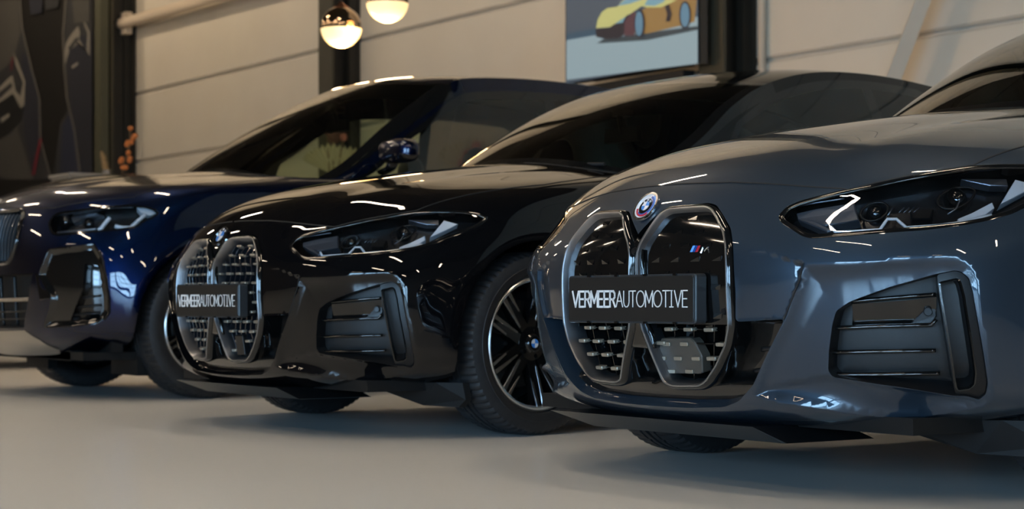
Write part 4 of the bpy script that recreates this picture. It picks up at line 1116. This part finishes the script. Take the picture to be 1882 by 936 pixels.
HOODS = [(0, bc), (0.2, bc)]+hs[1:]+[ABS(0.80, 10.2), ABS(0.80, 11.2), ABS(0.80, 12.2), (ABS(0.88, 13)[0], BS.bmax), (0, BS.bmax)]
ARCHS = [arch_poly(BS, 0.87, 0.37, 0.415), arch_poly(BS, 3.73, 0.37, 0.415)]
FLS = [(ABS(1.02, 2)[0], 0.0), (ABS(1.0, 4)[0], 0.45), (ABS(0.86, 6)[0], 0.62), (ABS(0.80, 8)[0], BS.bmax)]
_hs, _ins, _pos = np.array(HLS), np.array(INS), np.array(POS_)
def disps(a, b, P):
    m = (a > 0.1) & (a < 1.7); d = np.zeros(len(a))
    if not m.any(): return d
    x, y = a[m], b[m]; r = np.zeros(len(x)); i_ = inside(_ins, x, y); di = dist_poly(_ins, x, y)
    r += np.where(i_, -0.022*sst(di/0.03), 0.0)
    d[m] = r; return d
def domes(a, b, P):
    x, y, z = np.abs(P[:, 0]), P[:, 1], P[:, 2]; w = sst((y-0.12)/0.3)*sst((1.3-y)/0.25)
    return w*0.010*sst((0.5-x)/0.12)
BS.disps = [disps, domes]
def build_suv(name, loc, rz, paint):
    B = BS; car = empty(name, loc, rz); G = gs
    body_panels(B, car, paint, HOODS, {'K': KS, 'HL': HLS, 'P': POS_, 'C': INC}, ARCHS, FLS, dark=[INS])
    for sgn in (1, -1):
        g = empty('kidney_grille', (0, 0, 0), 0, car)
        rim_wall(B, KS, 0, -0.07, 'kidney_wall', M_MATBLK, g, sgn); sheet(B, KS, -0.07, 'kidney_backing', M_MATBLK, g, sgn, step=0.04)
        sweep_on(B, KS, [(0, -0.03), (0, .008), (.005, .014), (.012, .012), (.018, .0), (.018, -.01)], 'kidney_surround', M_GLOSSBLK, g, sgn)
        mb = MB(); Ki = inset(KS, 0.004)
        for k in range(10):
            x = 0.05+0.034*k; seg = []
            for i in range(30):
                z = 0.68+0.28*i/29; a, b = B.xz(x+0.010*abs(z-0.80)/0.12, z)
                if inside(Ki, [a], [b])[0]: seg.append((a, b))
            if len(seg) > 2:
                P, N = onsurf(B, seg, -0.01); q = MB(); q.sweep(P, N, [(-.0055, -.035), (.0055, -.035), (.007, .0), (.003, .008), (-.003, .008), (-.007, .0)], False); V, F = flip(q.V, q.F, sgn)
                mesh('grille_slat', V, F, MATS['slat'], g, True, None, 0.6)
        h = empty('headlight', (0, 0, 0), 0, car)
        rim_wall(B, HLS, 0, -0.07, 'lamp_surround', M_GLOSSBLK, h, sgn); sheet(B, HLS, -0.07, 'lamp_housing', M_HLIN, h, sgn, step=0.04)
        sweep_on(B, inset(HLS, 0.005), [(-0.006, -0.004), (0.006, -0.004), (0.006, 0.0005), (-0.006, 0.0005)], 'lamp_seal', M_GLOSSBLK, h, sgn)
        sheet(B, inset(HLS, 0.004), -0.0025, 'lamp_lens', M_LENS, h, sgn, step=0.02)
        bar_on(B, G((181, 424), (186, 420), (202, 401)), 0.010, 'light_guide', M_DRL, h, sgn, off=-0.03)
        bar_on(B, G((212, 416), (225, 419), (240, 419), (266, 396)), 0.010, 'light_guide', M_DRL, h, sgn, off=-0.03)
        bar_on(B, G((106, 428), (150, 424), (178, 421)), 0.006, 'lamp_accent', M_BLADE, h, sgn, off=-0.03)
        bar_on(B, G((104, 396), (150, 388), (196, 382), (245, 381)), 0.006, 'lamp_accent', M_BLADE, h, sgn, off=-0.015)
        for (c, rr) in (((120, 408), 0.045), ((162, 412), 0.035)):
            a, b = B.px(c, S_O, S_R, -0.05); P, N = onsurf(B, [(a, b)], -0.055); q = MB(); q.sphere(tuple(P[0]), rr, 16, 10, (1, .7, 1)); V, F = flip(q.V, q.F, sgn); mesh('projector', V, F, M_GLOSSBLK, h, True)
        block_on(B, G((128, 400), (158, 394), (178, 392), (190, 396), (150, 402), (135, 410)), -0.07, -0.045, 'lamp_insert', M_BLADE, h, sgn, 0.003)
        block_on(B, G((250, 380), (270, 382), (290, 392), (276, 396), (258, 390)), -0.06, -0.02, 'lamp_reflector', M_DRL, h, sgn, 0.003)
        it = empty('side_intake', (0, 0, 0), 0, car)
        rim_wall(B, POS_, 0, -0.04, 'intake_wall', M_GLOSSBLK, it, sgn); sheet(B, POS_, -0.04, 'intake_floor', M_GLOSSBLK, it, sgn, step=0.04)
        for L in (((150, 548), (184, 544)), ((140, 566), (184, 562)), ((132, 580), (182, 577))): bar_on(B, G(*L), 0.006, 'intake_fin', M_SATBLK, it, sgn, off=-0.025, flat=2)
        sweep_on(B, [p for p in densify(gs((183, 463), (188, 475), (196, 512), (201, 551), (201, 575), (191, 588)), 0.02, False)], [(-.006, -.012), (.006, -.012), (.006, .004), (0, .010), (-.006, .004)], 'air_blade', M_GLOSSBLK, it, sgn, closed=False)
        block_on(B, G((64, 503), (72, 505), (93, 549), (73, 552)), -0.03, 0.004, 'bumper_facet', M_GLOSSBLK, it, sgn, 0.004)
        rim_wall(B, INC, 0, -0.08, 'lower_intake_wall', M_MATBLK, it, sgn, skip=lambda p, q: p[0] < 1e-6 and q[0] < 1e-6)
    sheet(B, INC, -0.08, 'lower_intake_backing', M_MATBLK, car, both=True, step=0.04)
    b0, b1 = INC[0][1], e1[0][1]; blo, bhi = min(p[1] for p in INC), max(p[1] for p in INC); aa = e1[1][0]-0.01
    for t, rr in ((0.52, 0.010), (0.30, 0.004), (0.16, 0.004)):
        bb = blo+(bhi-blo)*t; o = bar_on(B, [(-aa, bb), (aa, bb)], rr, 'lower_intake_bar', M_SATIN if rr > 0.005 else M_SATBLK, car, 1, off=-0.03)
    for x in (0.10, 0.28):
        for s in (1, -1): bar_on(B, [(x, blo+0.01), (x, bhi-0.01)], 0.010, 'lower_intake_strut', M_SATBLK, car, s, off=-0.045)
    sheet(B, SKID, 0.004, 'skid_plate', M_SATIN, car, both=True, step=0.03)
    e = empty('emblem', (0, -0.004+float(BS.pos(np.array([0.]), np.array([bc]))[0][1]), 1.0), 0, car); e.rotation_euler = (-0.9, 0, 0); roundel(e, 0.041, 'y')
    mb = MB(); mb.box((0.62, 0.55, 0.17), (0.34, 0.05, 0.10)); mb.box((-0.62, 0.55, 0.17), (0.34, 0.05, 0.10)); mb.box((0, 0.45, 0.22), (1.2, 0.4, 0.05)); mb.build('air_deflector', M_UNDER, car)
    build_underbody(car, 0.2, 0.87, 2.86, 0.7, 0.92, 0.20, 4.45)
    for (x, y) in ((0.80, 0.87), (0.80, 3.73)):
        for s in (1, -1): make_wheel(0, car, x, y, s, steer=(0.05 if y < 2 else 0), R=0.365, Wd=0.245, rimr=0.262)
    rail = [(.775, 1.52, 1.09), (.745, 1.79, 1.235), (.69, 2.07, 1.45), (.65, 2.32, 1.63), (.625, 2.48, 1.735), (.62, 2.66, 1.782), (.62, 3.14, 1.803), (.61, 3.7, 1.785), (.60, 4.1, 1.73), (.58, 4.45, 1.50)]
    cab = Cabin(rail, 1.20, .30, 1.20, .085, 4, .30, .03, .82, 1.125, .02)
    w1 = [(0.95, 0.10), (1.8, .06), (6.0, .05), (5.95, .80), (5.0, .79), (4.0, .76), (3.0, .72), (2.0, .66)]
    w2 = [(6.15, .05), (7.75, .06), (7.85, .3), (7.55, .70), (7.1, .80), (6.1, .81)]
    tr = [(0.6, 0.02), (1.8, .01), (7.8, .01), (8.0, .3), (7.65, .80), (7.1, .88), (6.0, .88), (4.9, .87), (3.9, .84), (2.9, .80), (1.8, .74)]
    build_cabin(car, cab, paint, [(w1, tr), (w2, tr)], M_GLR, 9, (1.0, 1.93, 1.30), 1.13)
    mb = MB(); V = []
    for k in range(13):
        t = -1+2*k/12; V += [(0.79*t, 1.20+0.29*abs(t)**2.2, 1.19-.08*t*t), (0.79*t, 1.40+0.2*abs(t)**2.2, 1.12-.05*t*t)]
    mb.add(V, [(2*i, 2*i+2, 2*i+3, 2*i+1) for i in range(12)]); mb.build('cowl', M_MATBLK, car)
    return car
mat('slat', (0.035, 0.045, 0.055), 0.3, 0.5, 0.3)
suv = build_suv('sport_utility_vehicle', S_O, S_R, M_BLUE)
meta(suv, 'navy blue SUV with upright slatted grille left of the black saloon', 'car')

def children(o): return [c for c in bpy.data.objects if c.parent == o]
def copy_tree(o, parent=None, swap=None):
    c = o.copy(); COL.objects.link(c); c.parent = parent
    if swap and o.type == 'MESH':
        for i, s in enumerate(c.material_slots):
            if s.material in swap: m = swap[s.material]; s.link = 'OBJECT'; s.material = m
    for ch in children(o): copy_tree(ch, c, swap)
    return c
far = copy_tree(black, None, {M_BLACK: M_NAVY2})
far.location = (-13.9, 3.1, 0)
meta(far, 'dark car mostly hidden at the far left behind the navy SUV', 'car')

# ------------------------------------------------------------------ columns, braces and pipes on the back wall
M_COL = mat('olive_steel', (0.055, 0.048, 0.032), 0.45, 0.0)
noise_col(M_COL, (0.050, 0.044, 0.029), (0.062, 0.054, 0.036), 4)
M_COL_SHADE = mat('olive_steel_shade', (0.018, 0.016, 0.012), 0.45); noise_col(M_COL_SHADE, (0.016, 0.014, 0.010), (0.022, 0.019, 0.014), 4)  # same olive steel, shade on the web and rear faces put into its colour
def column(pxa, pxb, label):
    # H-section: flange toward the room, web and side flange behind
    xa = at_y(pxa, 100, 9.62).x; xb = at_y(pxb, 100, 9.98).x; w = 0.30
    r = empty('steel_column', ((xa+w/2), 9.8, 0))
    m = MB(); m.box((0, -0.17, CEIL/2), (w, 0.03, CEIL-0.02)); m.build('front_flange', M_COL, r)
    m = MB(); m.box((0, 0.0, CEIL/2), (0.025, 0.31, CEIL-0.02)); m.build('web', M_COL_SHADE, r)
    m = MB(); m.box((0, 0.155, CEIL/2), (w, 0.03, CEIL-0.02)); m.build('back_flange', M_COL_SHADE, r)
    m = MB(); m.box(((xb-xa-w)/2+w/2-0.05, 0.10, CEIL/2), (xb-xa-w+0.12, 0.10, CEIL-0.02)); m.build('cover_panel', M_COL_SHADE, r)
    m = MB(); m.box((0, 0.0, 0.01), (w+0.12, 0.36, 0.02)); m.build('base_plate', M_COL, r)
    meta(r, label, 'column', 'dark steel columns along the back wall')
column(190, 241, 'dark steel column beside the hung picture at the left')
column(586, 661, 'dark steel column behind the lower globe lamp')
column(1285, 1386, 'dark steel column right of the wall screen')
M_WHITEST = mat('cream_steel', (0.60, 0.49, 0.37), 0.5)
br = empty('wall_rail', at_y(228, 42, 9.80))
m = MB(); p0 = at_y(222, 44, 9.80)-br.location; p1 = at_y(600, -62, 9.80)-br.location; m.tube([p0, p1], 0.075, 14); m.build('rail_pipe', M_WHITEST, br, auto=0.8)
m = MB(); m.box((-0.12, 0.05, 0.0), (0.34, 0.10, 0.30)); m.build('rail_bracket', M_WHITEST, br)
meta(br, 'cream horizontal steel pipe with square bracket above the navy SUV', 'pipe')
m = MB(); q0 = at_y(1648, 128, 9.75); q1 = at_y(1700, -10, 9.75); d = (q1-q0); q0 = q0-d*1.2; q1 = q1+d*1.2
m.tube([q0, q1], 0.075, 4); o = m.build('diagonal_brace', M_WHITEST, None); meta(o, 'cream diagonal steel brace crossing the wall panels at the right', 'brace')
m = MB(); c0 = at_y(1400, 0, 9.93); m.tube([(c0.x, 9.93, 0.02), (c0.x, 9.93, CEIL)], 0.03, 10); o = m.build('wall_conduit', M_WHITEST, None, smooth=True); meta(o, 'thin cream vertical pipe just right of the right-hand column', 'pipe')

# ------------------------------------------------------------------ wall screen showing a yellow car
def emis(name, col, s=1.0): return mat(name, (0, 0, 0), 0.3, emit=col, estr=s)
SY = 9.45
scr = empty('wall_screen', at_y(1160, 134, SY))
xL = at_y(1041, 148, SY).x; xR = at_y(1283, 118, SY).x; z0 = (at_y(1041, 148, SY).z+at_y(1283, 118, SY).z)/2; z1 = z0+(xR-xL)*0.5625
def SL(px, py, dy=0.0):
    p = at_y(px, py, SY); return Vector((p.x, SY-dy, p.z))-scr.location
m = MB(); m.box(((xL+xR)/2-scr.location.x, 0.045, (z0+z1)/2-scr.location.z), (xR-xL+0.04, 0.08, z1-z0+0.04)); m.build('screen_casing', M_GLOSSBLK, scr)
m = MB(); m.box(((xL+xR)/2-scr.location.x, 0.10, z0-scr.location.z-0.09), (1.3, 0.12, 0.10)); m.box((0.4, 0.16, z0-scr.location.z+0.3), (0.3, 0.3, 0.3)); m.build('sound_bar', M_MATBLK, scr)
EM = dict(bg=(0.055, 0.075, 0.10), ground=(0.25, 0.33, 0.36), yel=(0.48, 0.46, 0.17), org=(0.26, 0.15, 0.05), dk=(0.015, 0.012, 0.02), mar=(0.08, 0.03, 0.04), blu=(0.10, 0.20, 0.28), gl=(0.16, 0.30, 0.36), shad=(0.03, 0.045, 0.055), lamp=(0.9, 0.75, 0.55), horiz=(0.03, 0.07, 0.11))
LAY = [0.001]
def pict(name, pts, key, rect=None):
    LAY[0] += 0.0012
    if rect: P = [Vector((x-scr.location.x, -LAY[0], z-scr.location.z)) for x, z in rect]
    else: P = [SL(px, py) + Vector((0, -LAY[0], 0)) for px, py in pts]
    m = MB(); m.prism(P, (0, -0.001, 0)); m.build(name, emis('screen_'+key, EM[key], 0.33), scr)
pict('screen_picture', None, 'bg', [(xL, z0), (xR, z0), (xR, z1), (xL, z1)])
zg = at_y(1041, 74, SY).z
pict('picture_horizon', [(1042, 62), (1100, 52), (1283, 25), (1283, 34), (1100, 66), (1042, 75)], 'horiz')
pict('picture_ground', [(1042, 74), (1100, 64), (1283, 31), (1283, 117), (1042, 147)], 'ground')
pict('car_shadow', [(1098, 80), (1130, 78), (1190, 74), (1283, 55), (1283, 48), (1190, 60), (1110, 72)], 'shad')
pict('car_flank', [(1150, 60), (1160, 30), (1190, 14), (1225, 0), (1283, -14), (1278, 40), (1250, 48), (1190, 62)], 'org')
pict('car_bonnet', [(1097, 52), (1100, 36), (1108, 22), (1118, 15), (1140, 12), (1180, 4), (1182, 10), (1165, 22), (1140, 38), (1122, 50)], 'yel')
pict('car_roof', [(1136, 13), (1150, -4), (1190, -22), (1240, -24), (1262, -12), (1238, 4), (1216, 14), (1190, 14), (1172, 8)], 'yel')
pict('car_window', [(1138, 11), (1152, -3), (1182, -16), (1180, 0), (1160, 7)], 'gl')
pict('car_side_window', [(1186, 10), (1198, -10), (1230, -14), (1222, 4), (1205, 11)], 'gl')
pict('car_nose', [(1097, 53), (1122, 51), (1140, 40), (1158, 26), (1156, 60), (1140, 70), (1116, 72), (1098, 68)], 'dk')
pict('car_cheek', [(1150, 40), (1168, 20), (1172, 40), (1168, 66), (1150, 66)], 'mar')
pict('car_scoop', [(1224, 12), (1232, 8), (1238, 26), (1234, 40), (1226, 40), (1229, 26)], 'dk')
def disc(cx, cy, rx, ry): return [(cx+rx*math.cos(2*PI*k/22), cy+ry*math.sin(2*PI*k/22)) for k in range(22)]
pict('car_wheel', disc(1262, 28, 11, 26), 'dk'); pict('wheel_face', disc(1262, 28, 8, 22), 'blu')
pict('car_wheel', disc(1179, 44, 10, 27), 'dk'); pict('wheel_face', disc(1178, 44, 7, 23), 'blu')
pict('car_headlamp', [(1134, 44), (1150, 34), (1154, 30), (1148, 42)], 'gl')
meta(scr, 'wall screen showing a low yellow sports car on pale ground', 'screen')

# ------------------------------------------------------------------ large picture at the left
PYY = 9.5
pic = empty('hung_picture', at_y(90, 330, PYY))
def PL(px, py, dy=0.0): p = at_y(px, py, PYY); return Vector((p.x, PYY-dy, p.z))-pic.location
xA = at_y(-140, 0, PYY).x; xB = at_y(178, 0, PYY).x; zA = 1.2; zB = 5.7
m = MB(); m.box(((xA+xB)/2-pic.location.x, 0.04, (zA+zB)/2-pic.location.z), (xB-xA, 0.08, zB-zA)); m.build('picture_panel', mat('picture_black', (0.007, 0.006, 0.005), 0.5), pic)
m = MB(); m.box((xB-pic.location.x+0.10, 0.03, (zA+zB)/2-pic.location.z), (0.20, 0.12, zB-zA)); m.build('picture_edge', mat('olive_trim', (0.075, 0.072, 0.045), 0.5), pic)
PM = dict(g1=(0.06, 0.056, 0.05), g2=(0.028, 0.028, 0.030), g3=(0.02, 0.021, 0.03), lt=(0.21, 0.19, 0.16), md=(0.11, 0.10, 0.088), dk=(0.010, 0.010, 0.010), red=(0.15, 0.015, 0.025), nv=(0.02, 0.024, 0.045))
LP = [0.001]
def pic_shape(name, pts, key):
    LP[0] += 0.0013
    P = [PL(px, py)+Vector((0, -LP[0], 0)) for px, py in pts]; m = MB(); m.prism(P, (0, -0.001, 0)); m.build(name, mat('picture_'+key, PM[key], 0.5), pic)
def strip(name, pts, w, key):
    L = [(x-w/2, y) for x, y in pts]+[(x+w/2, y) for x, y in reversed(pts)]; pic_shape(name, L, key)
pic_shape('picture_shape', [(-130, 330), (-130, 0), (34, 0), (40, 30), (50, 90), (62, 130), (74, 180), (76, 260), (95, 318), (95, 330)], 'g2')
pic_shape('picture_shape', [(-60, 0), (34, 0), (38, 60), (28, 100), (10, 125), (-20, 150), (-60, 150)], 'g1')
pic_shape('picture_shape', [(10, 330), (-40, 300), (-40, 258), (10, 240), (30, 225), (40, 260), (62, 330)], 'g1')
pic_shape('picture_shape', [(40, 95), (50, 100), (64, 135), (76, 185), (78, 255), (60, 318), (46, 240), (44, 190)], 'g3')
pic_shape('picture_grip', [(-20, 200), (10, 178), (26, 170), (44, 198), (40, 222), (20, 245), (-10, 262)], 'dk')
pic_shape('picture_spoke', [(-20, 178), (0, 160), (24, 138), (30, 168), (46, 185), (40, 200), (25, 172), (-5, 192), (-20, 200)], 'lt')
pic_shape('picture_spoke', [(-20, 186), (2, 168), (22, 152), (24, 160), (4, 178), (-20, 194)], 'g2')
pic_shape('picture_spoke', [(26, 96), (36, 118), (48, 150), (46, 196), (38, 186), (44, 152), (30, 118)], 'lt')
strip('picture_line', [(38, 0), (42, 50), (58, 120), (74, 180), (76, 255), (96, 330)], 2.5, 'md')
strip('picture_line', [(77, 255), (70, 285), (63, 322)], 5, 'red')
strip('picture_line', [(25, 105), (22, 130)], 2, 'red')
pic_shape('picture_badge', [(3, 218), (18, 208), (20, 214), (5, 226)], 'lt')
pic_shape('picture_shape', [(122, 0), (172, 0), (172, 330), (100, 330), (112, 230), (128, 200), (119, 120), (118, 60)], 'g2')
pic_shape('picture_shape', [(112, 330), (118, 230), (132, 205), (150, 330)], 'nv')
pic_shape('picture_shape', [(126, 90), (140, 70), (172, 60), (172, 320), (150, 320), (134, 200), (128, 140)], 'g3')
pic_shape('picture_spoke', [(124, 80), (132, 66), (146, 48), (150, 60), (148, 72), (165, 100), (158, 88), (146, 80), (130, 94), (122, 120), (119, 112)], 'lt')
pic_shape('picture_spoke', [(150, 24), (156, 34), (168, 60), (168, 104), (162, 92), (164, 62)], 'lt')
pic_shape('picture_spoke', [(128, 88), (145, 68), (148, 72), (131, 94)], 'g2')
strip('picture_line', [(124, 0), (119, 60), (121, 120), (126, 180), (140, 240), (150, 318)], 3, 'md')
pic_shape('picture_badge', [(134, 122), (146, 114), (148, 118), (137, 127)], 'lt')
pic_shape('picture_shape', [(136, 0), (168, 0), (168, 40), (140, 44)], 'g1')
pic_shape('picture_shape', [(57, 0), (82, 0), (80, 24), (60, 28)], 'g3'); pic_shape('picture_shape', [(85, 0), (112, 0), (110, 14), (88, 18)], 'g2')
meta(pic, 'large dark picture of curved metal steering wheel details on the left', 'picture')

# ------------------------------------------------------------------ pendant globe lamps
M_GLOBE_TOP = mat('smoked_mirror_glass', (0.55, 0.38, 0.24), 0.04, 1.0)
M_GLOBE_LOW = mat('amber_glow_glass', (0.9, 0.7, 0.4), 0.2, emit=(1.0, 0.66, 0.30), estr=0.40)
M_BULB = mat('bulb', (1, 1, 1), 0.3, emit=(1.0, 0.86, 0.62), estr=5)
def pendant(px, py, dpx, t, label):
    c = at_d(px, py, t); r = dpx/2*t/FPX; e = empty('pendant_lamp', c)
    def cap(z0, z1, n=14):
        m = MB(); V = []; F = []; S = 40
        for i in range(n+1):
            th = math.acos(z0)+(math.acos(z1)-math.acos(z0))*i/n
            for k in range(S): an = 2*PI*k/S; V.append((r*math.sin(th)*math.cos(an), r*math.sin(th)*math.sin(an), r*math.cos(th)))
        for i in range(n):
            for k in range(S): F.append((i*S+k, (i+1)*S+k, (i+1)*S+(k+1) % S, i*S+(k+1) % S))
        m.add(V, F); return m
    cap(0.999, -0.10).build('mirror_shade', M_GLOBE_TOP, e, smooth=True); cap(-0.10, -0.9999).build('glass_globe', M_GLOBE_LOW, e, smooth=True)
    m = MB(); m.sphere((0, 0, -r*0.12), r*0.30, 14, 8, (1, 1, 0.35)); m.sphere((0, -0.0, -r*1.0+r*0.03), r*0.001, 6, 4); m.build('bulb', M_BULB, e, smooth=True)
    m = MB(); m.lathe([(0.001, r*1.22), (r*0.10, r*1.22), (r*0.14, r*1.10), (r*0.38, r*0.96), (r*0.40, r*0.92)], 20, 'z'); m.build('fitting', mat('copper', (0.55, 0.25, 0.14), 0.3, 1.0), e, smooth=True)
    m = MB(); m.tube([(0, 0, r*1.2), (0, 0, CEIL-c.z)], 0.006, 6); m.build('cord', M_MATBLK, e)
    l = bpy.data.lights.new('pendant_light', 'POINT'); l.energy = 16; l.color = (1.0, 0.62, 0.30); l.shadow_soft_size = r*1.05
    lo = bpy.data.objects.new('pendant_light', l); COL.objects.link(lo); lo.parent = e; lo.location = (0, 0, -r*1.2)
    meta(e, label, 'lamp', 'globe pendant lamps')
pendant(627, 50, 76, 13.6, 'lower and left globe pendant lamp in front of the steel column')
pendant(712, 3, 78, 13.3, 'higher globe pendant lamp cut by the top edge')

# ------------------------------------------------------------------ decorations behind the cars
M_VASE = mat('stone_vase', (0.35, 0.32, 0.28), 0.6)
M_PAMPAS = mat('pampas_plume', (0.62, 0.43, 0.22), 0.9); M_STEM = mat('dry_stem', (0.16, 0.10, 0.05), 0.8)
M_BERRY = mat('orange_berry', (0.55, 0.17, 0.04), 0.4); M_LEAF = mat('cream_dried_leaf', (0.55, 0.48, 0.32), 0.8); M_PROT = mat('brown_flower', (0.16, 0.07, 0.05), 0.8); M_PINK = mat('pink_flower', (0.55, 0.20, 0.16), 0.8)
def vase(e, h, r, z=0.0):
    m = MB(); m.lathe([(0.001, z), (r*0.7, z), (r, z+h*0.35), (r*0.85, z+h*0.75), (r*0.5, z+h*0.93), (r*0.6, z+h), (r*0.52, z+h), (r*0.4, z+h*0.9)], 28, 'z'); m.build('vase', M_VASE, e, smooth=True)
base = at_d(212, 300, 18); e = empty('dried_arrangement', (base.x, base.y, 0)); vase(e, 0.9, 0.2)
def W_(px, py, t=18): return at_d(px, py, t)-Vector((base.x, base.y, 0))
m = MB(); pl = []
top = W_(186, 278); bot = W_(199, 336); m.tube([(0, 0, 0.8), bot], 0.006, 5)
for k in range(900):
    f = random.random(); c = bot.lerp(top, f)+Vector((0, 0, 0)); rr = 0.075*math.sin(PI*min(1, 0.15+f*0.85))**0.6
    an = random.random()*2*PI; d = Vector((math.cos(an), math.sin(an), 0.9)).normalized()*rr*random.uniform(0.5, 1.1); n = d.cross(Vector((0, 0, 1))).normalized()*0.004
    pl.append((c, d, n))
V = []; F = []
for i, (c, d, n) in enumerate(pl): V += [c-n, c+n, c+d]; F.append((3*i, 3*i+1, 3*i+2))
mesh('pampas_plume', V, F, M_PAMPAS, e); m.build('pampas_stem', M_STEM, e)
m = MB(); path = [Vector((0, 0, 0.8)), W_(222, 330), W_(228, 300), W_(240, 262), W_(238, 232)]; m.tube(path, 0.006, 5)
bl = [(240, 236), (249, 250), (245, 254), (235, 262), (233, 266), (241, 262), (236, 281), (239, 291), (224, 293), (222, 297), (226, 308), (231, 308), (238, 296), (247, 250)]
for (px, py) in bl: m.tube([W_(px-3, py+6), W_(px, py)], 0.003, 4)
m.build('berry_stem', M_STEM, e)
for (px, py) in bl:
    m = MB(); m.sphere(W_(px, py), 0.026, 12, 8); m.build('berry', M_BERRY, e, smooth=True)
meta(e, 'tall vase with pampas plume and orange berry branch beside the hung picture', 'dried plant')
def bouquet(px, t, name, label, specs):
    base = at_d(px, 300, t); e = empty(name, (base.x, base.y, 0))
    m = MB(); m.box((0, 0, 0.5), (0.42, 0.42, 1.0)); m.build('plinth', mat('white_plinth', (0.5, 0.48, 0.44), 0.5), e)
    vase(e, 0.35, 0.13, 1.0)
    w = lambda px, py: at_d(px, py, t)-Vector((base.x, base.y, 0))
    for kind, p, q, r in specs:
        p, q = w(*p), w(*q)
        if kind == 'fan':
            V = [p]; n = 16; ax = (q-p); sd = ax.cross(Vector((SP, CP, 0)).cross(Vector((0, 0, 1)))).normalized() if False else Vector((SP, CP, 0))
            for i in range(n+1):
                an = -1.0+2.0*i/n; d = ax*math.cos(an)*(1 if i % 2 else 0.86)+sd*ax.length*math.sin(an)*0.8; V.append(p+d+Vector((CP, -SP, 0))*(0.02 if i % 2 else -0.02))
            mesh('palm_leaf', V, [(0, i, i+1) for i in range(1, n+1)], M_LEAF, e); mm = MB(); mm.tube([(0, 0, 1.3), p], 0.008, 5); mm.build('stem', M_STEM, e)
        else:
            mm = MB(); c = q
            for k in range(70):
                th = math.acos(1-2*(k+.5)/70); an = k*2.4; d = Vector((math.sin(th)*math.cos(an), math.sin(th)*math.sin(an), math.cos(th))); n = d.orthogonal().normalized()*r*0.22; b2 = d.cross(n)
                mm.add([c+d*r*0.3-n, c+d*r*0.3+n, c+d*r*1.05+b2*0.3], [(0, 1, 2)]); 
            mm.sphere(c, r*0.75, 12, 8); mm.build('flower_head', M_PROT if kind == 'brown' else M_PINK, e); mm = MB(); mm.tube([(0, 0, 1.3), c], 0.008, 5); mm.build('stem', M_STEM, e)
    meta(e, label, 'dried plant', 'dried flower arrangements on plinths')
bouquet(610, 17, 'flower_arrangement', 'cream palm leaves and brown flower seen through the SUV windscreen',
        [('fan', (605, 318), (580, 272), 0), ('fan', (620, 318), (640, 268), 0), ('fan', (612, 318), (608, 262), 0), ('brown', (612, 310), (614, 250), 0.085), ('pink', (612, 310), (631, 252), 0.045), ('brown', (612, 310), (601, 238), 0.06)])
bouquet(862, 16.5, 'flower_arrangement', 'cream palm leaves and pink flowers seen through the SUV side window',
        [('fan', (858, 320), (838, 258), 0), ('fan', (862, 320), (868, 250), 0), ('fan', (870, 318), (900, 268), 0), ('pink', (860, 312), (862, 288), 0.08), ('pink', (860, 312), (876, 270), 0.06), ('pink', (860, 312), (850, 302), 0.06)])
cbp = at_d(140, 326, 17.2)
m = MB(); m.box((0, 0, cbp.z/2), (0.5, 0.9, cbp.z)); m.box((0, 0, cbp.z+0.01), (0.54, 0.94, 0.03)); m.box((0.0, -0.0, cbp.z+0.05), (0.05, 0.05, 0.07)); o = m.build('display_cabinet', mat('white_cabinet', (0.26, 0.24, 0.21), 0.4), None); o.location = (cbp.x, cbp.y+0.3, 0)
meta(o, 'white cabinet top just showing above the far left car', 'cabinet')

# ------------------------------------------------------------------ ceiling strip lamps
M_STRIP = mat('strip_lamp_glow', (1, 1, 1), 0.4, emit=LAMP_COL, estr=LAMP_STRENGTH)
def make_strip():
    e = empty('ceiling_lamp', (0, 0, 0)); m = MB(); m.box((0, 0, 0.04), (1.6, 0.14, 0.07)); m.build('lamp_casing', M_MATBLK, e)
    m = MB(); m.box((0, 0, -0.0), (1.52, 0.10, 0.02)); m.build('lamp_diffuser', M_STRIP, e)
    for x in (-0.6, 0.6):
        m = MB(); m.tube([(x, 0, 0.07), (x, 0, CEIL-5.45)], 0.006, 6); m.build('hanger', M_MATBLK, e)
    return e
LH = 5.45; proto = make_strip()
for i, (x, y, L, an) in enumerate(LAMPS):
    o = proto if i == 0 else copy_tree(proto)
    o.location = (x, y, LH); o.rotation_euler = (0, 0, an)
    meta(o, 'slim warm strip lamp hanging from the dark ceiling', 'lamp', 'strip lamps under the ceiling')

# ------------------------------------------------------------------ unseen fill spots, added to lift the back wall's brightness
for (x, y, pw) in WALL_FILL_SPOTS:
    e = empty('added_wall_spot', (x, y, 7.3)); aim = Vector((x, YB, 7.2))-Vector((x, y, 7.3)); q = Vector((0, 0, -1)).rotation_difference(aim.normalized())
    m = MB(); m.lathe([(0.001, 0.16), (0.05, 0.16), (0.055, 0.0), (0.05, -0.02), (0.001, -0.012)], 20, 'z'); o = m.build('fill_spot_housing', M_MATBLK, e); o.rotation_mode = 'QUATERNION'; o.rotation_quaternion = q
    m = MB(); m.tube([(0, 0, 0.05), (0, 0, CEIL-7.3)], 0.012, 8); m.build('fill_spot_stem', M_MATBLK, e)
    l = bpy.data.lights.new('wall_fill_light', 'SPOT'); l.energy = pw; l.color = (1.0, 0.80, 0.56); l.spot_size = 2.0; l.spot_blend = 1.0; l.shadow_soft_size = 0.10
    lo = bpy.data.objects.new('wall_fill_light', l); COL.objects.link(lo); lo.parent = e; lo.rotation_mode = 'QUATERNION'; lo.rotation_quaternion = q; lo.location = aim.normalized()*0.06
    meta(e, 'black spot added out of view to brighten the back wall', 'lamp', 'unseen spots added to light the back wall')
